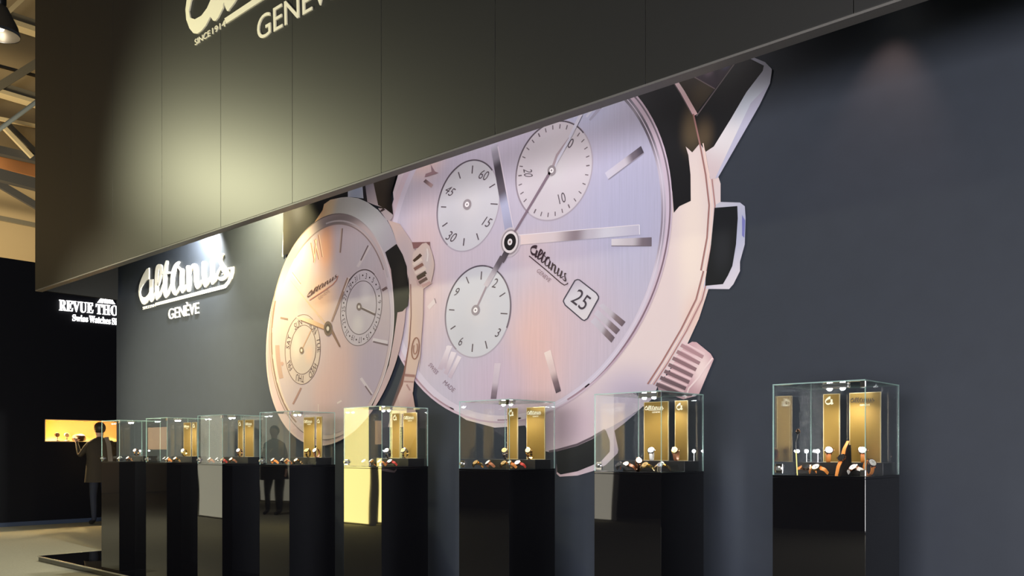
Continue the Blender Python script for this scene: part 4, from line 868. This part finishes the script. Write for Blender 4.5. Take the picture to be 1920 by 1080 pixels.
# ------------------------------------------------------------------ roof steel and a pendant lamp at the far left
BX = HX + 1.2
M_ST1 = mat('grey_roof_steel', lin((120, 112, 92)), .6, noise=.1); M_ST2 = mat('pale_roof_steel', lin((216, 196, 150)), .6, noise=.08); M_ST3 = mat('dark_roof_steel', lin((74, 72, 68)), .6); M_ST4 = mat('galvanised_pipe', lin((190, 200, 196)), .35, metal=.4); M_OR = mat('orange_plaster', lin((206, 140, 84)), .8)
PXM = 23.5 / F
def beam(label, a, b, th, m, dx=0.0, depth=.25, ext=5.0, flange=None, name='roof_beam'):
    p, q = on_x(a[0], a[1], BX + dx), on_x(b[0], b[1], BX + dx); d = q - p
    t = tag(empty(name, p), label, 'roof beam', 'roof steel of the hall')
    e = d * ext
    obj('web', bar(bmesh.new(), -e, d + e, depth, th * PXM), m, t)
    if flange:
        n = Vector((0, -d.z, d.y)).normalized(); n = n if n.z < 0 else -n
        o = n * ((th / 2 + flange / 2) * PXM); obj('flange', bar(bmesh.new(), o - e, o + d + e, depth + .12, flange * PXM), M_ST2, t)  # paler flange colour carries the light on the beam's underside
beam('topmost grey roof beam with pale lower flange, beside the pendant lamp', (0, 26), (66, 48), 14, M_ST1, flange=9)
beam('pale diagonal strut at the top left corner', (10, 28), (42, -2), 7, M_ST2, dx=.3, depth=.1, ext=.4)
beam('thin brown purlin below the pendant lamp', (0, 124), (30, 132), 4, M_ST3, dx=-.4, depth=.1)
beam('grey-green diagonal brace in the middle of the roof gap', (5, 158), (66, 120), 13, M_ST1, dx=.2, depth=.12, ext=.6)
beam('grey roof beam with pale flange in the middle of the gap', (0, 164), (66, 184), 14, M_ST1, flange=7)
beam('short dark hanger post under the middle beam', (42, 190), (42, 226), 6, M_ST3, dx=.3, depth=.1, ext=0)
beam('pale thin strip below the galvanised pipe', (-4, 222), (64, 236), 6, M_ST2, dx=-.3, depth=.1)
beam('pale diagonal strut above the dark beam', (12, 244), (54, 288), 7, M_ST2, dx=.2, depth=.1, ext=.15)
beam('grey diagonal strut beside the pale one', (20, 240), (66, 285), 10, M_ST1, dx=0, depth=.1, ext=.15)
beam('dark roof beam above the orange band', (0, 283), (66, 298), 14, M_ST3)
beam('second dark roof beam below the orange band', (0, 329), (66, 346), 20, M_ST3)
beam('dark diagonal strut in the lowest opening', (0, 346), (58, 380), 13, M_ST3, dx=-.3, depth=.1, ext=.3)
beam('thin grey rail across the beige end wall', (0, 409), (60, 421), 8, M_ST1, dx=-.5, depth=.1)
p, q = on_x(-6, 246, BX + 2), on_x(60, 197, BX + 2)
t = tag(obj('roof_pipe', tube(bmesh.new(), [p - (q - p), q + (q - p)], .05, 12), M_ST4), 'galvanised pipe rising to the right through the roof gap', 'pipe')
p0, p1 = on_x(0, 306, HX + .05), on_x(66, 320, HX + .05)
tag(obj('wall_band', bar(bmesh.new(), p0 - (p1 - p0) * 2, p1 + (p1 - p0) * 2, .1, 22 * PXM), M_OR), 'orange painted band on the hall end wall', 'band', kind='structure')
def at_fwd(px, py, f): return Vector((0, 0, CAMZ)) + ray(px, py) * f
c = at_fwd(1, 66, 12.3); t = tag(empty('pendant_lamp', c), 'bell-shaped grey pendant lamp cut by the top left corner', 'lamp')
obj('reflector', lathe(bmesh.new(), [(.06, .42), (.09, .40), (.14, .30), (.22, .14), (.245, .02), (.25, 0), (.243, 0), (.235, .02), (.20, .14), (.12, .29), (.05, .38)], 32, cap=False), mat('pendant_grey', lin((96, 88, 76)), .35, metal=.5), t, True)
obj('ring', lathe(bmesh.new(), [(.252, -.005), (.256, .0), (.256, .03), (.252, .035), (.246, .03), (.246, -.003)], 32, cap=False), M_CHROME, t, True)
obj('bulb', lathe(bmesh.new(), [(.02, .3), (.05, .2), (.06, .12), (.04, .07), (.005, .06)], 16), mat('bulb_glass', (1, 1, 1), .2, emit=(1, .95, .85), strength=1.5), t, True)
obj('cap', lathe(bmesh.new(), [(.06, .42), (.075, .44), (.075, .6), (.03, .63)], 20), M_BLACK, t, True); obj('cord', tube(bmesh.new(), [(0, 0, .62), (0, 0, 5)], .012), M_BLACK, t)
light('light', 'POINT', (0, 0, .02), None, 5, (1, .92, .75), .06, parent=t)

# ------------------------------------------------------------------ across the aisle: lit stands that show up as reflections
def mirror_x(px, Y):
    d = ray(px, Y0); return d.x / d.y * (2 * PY - Y)
def lit_panel(label, pxa, pxb, Y, z0, z1, col, st, cat='light panel', th=.12, name='light_panel'):
    xa, xb = mirror_x(pxa, Y), mirror_x(pxb, Y)
    t = tag(empty(name, ((xa + xb) / 2, Y, z0)), label, cat); W = abs(xb - xa) / 2
    obj('diffuser', boxbm(-W, W, -.01, 0, .03, z1 - z0 - .03), mat('lit_' + name + '_%d' % pxa, col, .6, emit=col, strength=st), t)
    bm = bmesh.new(); box(bm, -W - .03, W + .03, -th, -.011, 0, z1 - z0)
    obj('frame', bm, mat('panel_frame', (.25, .23, .2), .6), t)
lit_panel('glowing yellow column mirrored in the fourth plinth from right', 644, 690, -1.57, FLOOR_Z, 2.7, (1.0, .84, .30), 12, name='light_column')
lit_panel('narrow yellow column mirrored at the edge of the fourth plinth', 706, 717, -1.9, FLOOR_Z, 1.1, (1.0, .84, .30), 12, name='light_column')
lit_panel('pale lit panel mirrored in the third plinth from left', 376, 416, -.65, FLOOR_Z, 2.6, (1.0, .96, .74), 1.5)
lit_panel('pale lit panel mirrored behind the figure in fifth plinth from right', 490, 545, -4.4, FLOOR_Z, 3.0, (1.0, .96, .76), .9)
lit_panel('beige lit panel mirrored at the left of the second plinth from right', 1114, 1150, -5.35, FLOOR_Z, 2.4, (1.0, .93, .76), 2.4)
lit_panel('orange lit showcase mirrored in the fourth glass case from right', 691, 716, -4.2, 1.3, 1.86, (1.0, .62, .33), 3.2, 'showcase', .3, 'lit_showcase')
lit_panel('orange lit showcase mirrored in the second glass case from left', 277, 312, -4.2, 1.2, 1.9, (1.0, .60, .30), 2.2, 'showcase', .3, 'lit_showcase')

# ------------------------------------------------------------------ people
M_SKIN = mat('skin', (.55, .33, .24), .5); M_HAIR = mat('dark_hair', (.02, .014, .01), .5, scale=200, bump=.5)
def person(label, loc, rz, arms, jacket, trousers, lit_strip=None):
    t = tag(empty('person', loc, rz), label, 'person')
    V, E_, R = [], [], []
    def v(p, r, par=None):
        V.append(p); R.append(r if isinstance(r, tuple) else (r, r))
        if par is not None: E_.append((par, len(V) - 1))
        return len(V) - 1
    root = v((0, 0, .94), (.15, .11)); sp = v((0, .0, 1.12), (.14, .10), root); ch = v((0, .0, 1.32), (.16, .11), sp); nb = v((0, -.01, 1.45), (.075, .07), ch); nk = v((0, 0, 1.5), .055, nb)
    h1 = v((0, .012, 1.565), (.068, .075), nk); h2 = v((0, .012, 1.635), (.076, .09), h1); v((0, .005, 1.70), (.06, .07), h2)
    for sx in (-1, 1):
        hp = v((sx * .09, 0, .87), .095, root); kn = v((sx * .1, .015, .48), .06, hp); ca_ = v((sx * .1, -.005, .3), .055, kn); an = v((sx * .1, -.02, .085), .04, ca_); v((sx * .105, .05, .04), (.04, .035), an)
        V_t = len(V); v((sx * .11, .14, .03), (.038, .024), V_t - 1)
        el, wr = arms[0 if sx < 0 else 1]
        sh = v((sx * .165, -.005, 1.40), .062, ch); e = v(el, .046, sh); w_ = v(wr, .028, e)
        d = (Vector(wr) - Vector(el)).normalized(); pm = v(tuple(Vector(wr) + d * .055), (.036, .018), w_)
        side = d.cross(Vector((0, 0, 1))).normalized() if abs(d.z) < .9 else Vector((0, 1, 0)); dn = Vector((0, 0, -1)) if abs(d.z) < .9 else Vector((sx * -.4, .3, 0))
        for k, ln in enumerate((.065, .075, .07, .055)):
            b0 = Vector(wr) + d * .085 + side * ((k - 1.5) * .019); f1 = v(tuple(b0), .0095, pm); f2 = v(tuple(b0 + d * ln * .5 + dn * .008), .0085, f1); v(tuple(b0 + d * ln * .85 + dn * .03), .0075, f2)
        th = v(tuple(Vector(wr) + d * .035 - side * sx * .035 * (1 if abs(d.z) < .9 else 1)), .011, w_); v(tuple(Vector(wr) + d * .075 - side * sx * .055 + dn * .01), .009, th)
    me = bpy.data.meshes.new('body'); me.from_pydata(V, E_, [])
    o = bpy.data.objects.new('body', me); COL.objects.link(o)
    sk = o.modifiers.new('skin', 'SKIN'); sk.use_smooth_shade = True; sk.branch_smoothing = .6
    for d, r in zip(me.skin_vertices[0].data, R): d.radius = r
    me.skin_vertices[0].data[0].use_root = True
    o.modifiers.new('sub', 'SUBSURF').levels = 2
    dg = bpy.context.evaluated_depsgraph_get(); nm = bpy.data.meshes.new_from_object(o.evaluated_get(dg)); bpy.data.objects.remove(o)
    mats = [M_SKIN, jacket, trousers, M_BLACK]
    nm.materials.clear()
    for m in mats: nm.materials.append(m)
    wrs = [Vector(a[1]) for a in arms]
    for p in nm.polygons:
        c = p.center; p.use_smooth = True
        hand = any((c - w_).length < .2 and (c - Vector(a[0])).length > (w_ - Vector(a[0])).length for w_, a in zip(wrs, arms))
        p.material_index = 0 if (c.z > 1.49 and abs(c.x) < .12) or hand else 3 if c.z < .075 else 2 if c.z < .86 and abs(c.x) < .24 else 1
    nm.name = 'body'; bo = bpy.data.objects.new('body', nm); COL.objects.link(bo); bo.parent = t
    # face features and hair
    bm = bmesh.new(); lathe(bm, [(.001, .0), (.012, .004), (.007, .03), (.002, .034)], 8, Matrix.Translation((0, .098, 1.592)) @ Matrix.Rotation(.25, 4, 'X')); obj('nose', bm, M_SKIN, t, True)
    for sx in (-1, 1):
        obj('ear', lathe(bmesh.new(), [(.02, -.006), (.026, 0), (.02, .006)], 12, Matrix.Translation((sx * .078, .0, 1.6)) @ Matrix.Rotation(math.pi / 2, 4, 'Y')), M_SKIN, t, True)
    hb = bmesh.new(); bmesh.ops.create_uvsphere(hb, u_segments=20, v_segments=14, radius=1)
    for vv in hb.verts: vv.co = Vector((vv.co.x * .092, vv.co.y * .108 - .008, vv.co.z * .105 + 1.645))
    bmesh.ops.delete(hb, geom=[vv for vv in hb.verts if vv.co.z < 1.56 or (vv.co.y > .045 and vv.co.z < 1.68)], context='VERTS'); obj('hair', hb, M_HAIR, t, True)
    # coat shell with an open hem
    jb = bmesh.new(); prev = None
    for z, rx, ry in ((.72, .25, .18), (.85, .235, .17), (1.0, .22, .16), (1.12, .212, .155), (1.3, .235, .155), (1.40, .21, .135), (1.455, .12, .10), (1.475, .08, .08)):
        cur = [jb.verts.new((rx * math.cos(a * math.pi / 12), ry * math.sin(a * math.pi / 12) - .005, z)) for a in range(24)]
        if prev:
            for k in range(24): jb.faces.new((prev[k], prev[(k + 1) % 24], cur[(k + 1) % 24], cur[k]))
        prev = cur
    obj('coat', jb, jacket, t, True)
    if lit_strip:  # pale strip added down the back where the coat catches light
        sb = bmesh.new()
        for k in range(10):
            z = 1.49 - k * .045; yb = -.085 - .07 * min(1, k / 2.5) if k < 3 else -.152
            bar(sb, (.07 + .004 * k, yb - .02, z), (.075 + .004 * k, yb - .021, z - .046), .075, .012, up=(0, 1, 0))
        obj('scarf', sb, lit_strip, t)
    return t
hx = FX + .62; hp = on_x(187, 900, hx)
person('visitor in a dark coat and pale scarf leaning at the far niche', (hx, hp.y, FLOOR_Z), math.pi / 2, [((-.27, .14, 1.16), (-.25, .34, 1.40)), ((.29, .12, 1.20), (.24, .34, 1.40))], mat('dark_coat', lin((62, 56, 48)), .8, spec=.2), mat('navy_trousers', lin((36, 42, 58)), .8), mat('pale_scarf', lin((150, 140, 128)), .8))
person('passer-by in dark clothes mirrored in the fifth glass case from right', (mirror_x(514, -1.9), -1.9, FLOOR_Z), -.5, [((-.24, -.02, 1.14), (-.25, .06, .90)), ((.24, -.02, 1.14), (.25, .06, .90))], mat('black_jacket', (.02, .02, .022), .7), mat('black_trousers', (.02, .02, .022), .7))

# slim stalk in the nearest case
X = x_at(1495, 3.73); t = tag(empty('display_stalk', (X, 3.73, PZ)), 'slim stalk with a small gilt cup at the left of the rightmost case', 'stalk')
obj('rod', tube(bmesh.new(), [(.0, 0, 0), (-.003, 0, .05), (-.006, 0, .11)], .0028), mat('yellow_rod', (.85, .75, .2), .35), t)
obj('arm', tube(bmesh.new(), [(-.006, 0, .11), (-.006, 0, .15), (.0, 0, .165), (.003, 0, .185)], .003), M_BLACK, t)
obj('cup', lathe(bmesh.new(), [(.004, .183), (.011, .19), (.012, .195)], 14, Matrix.Translation((.003, 0, 0))), M_BLACK, t, True); obj('cap', lathe(bmesh.new(), [(.009, .195), (.008, .202), (.003, .207)], 14, Matrix.Translation((.003, 0, 0))), METALS['rose'], t, True)
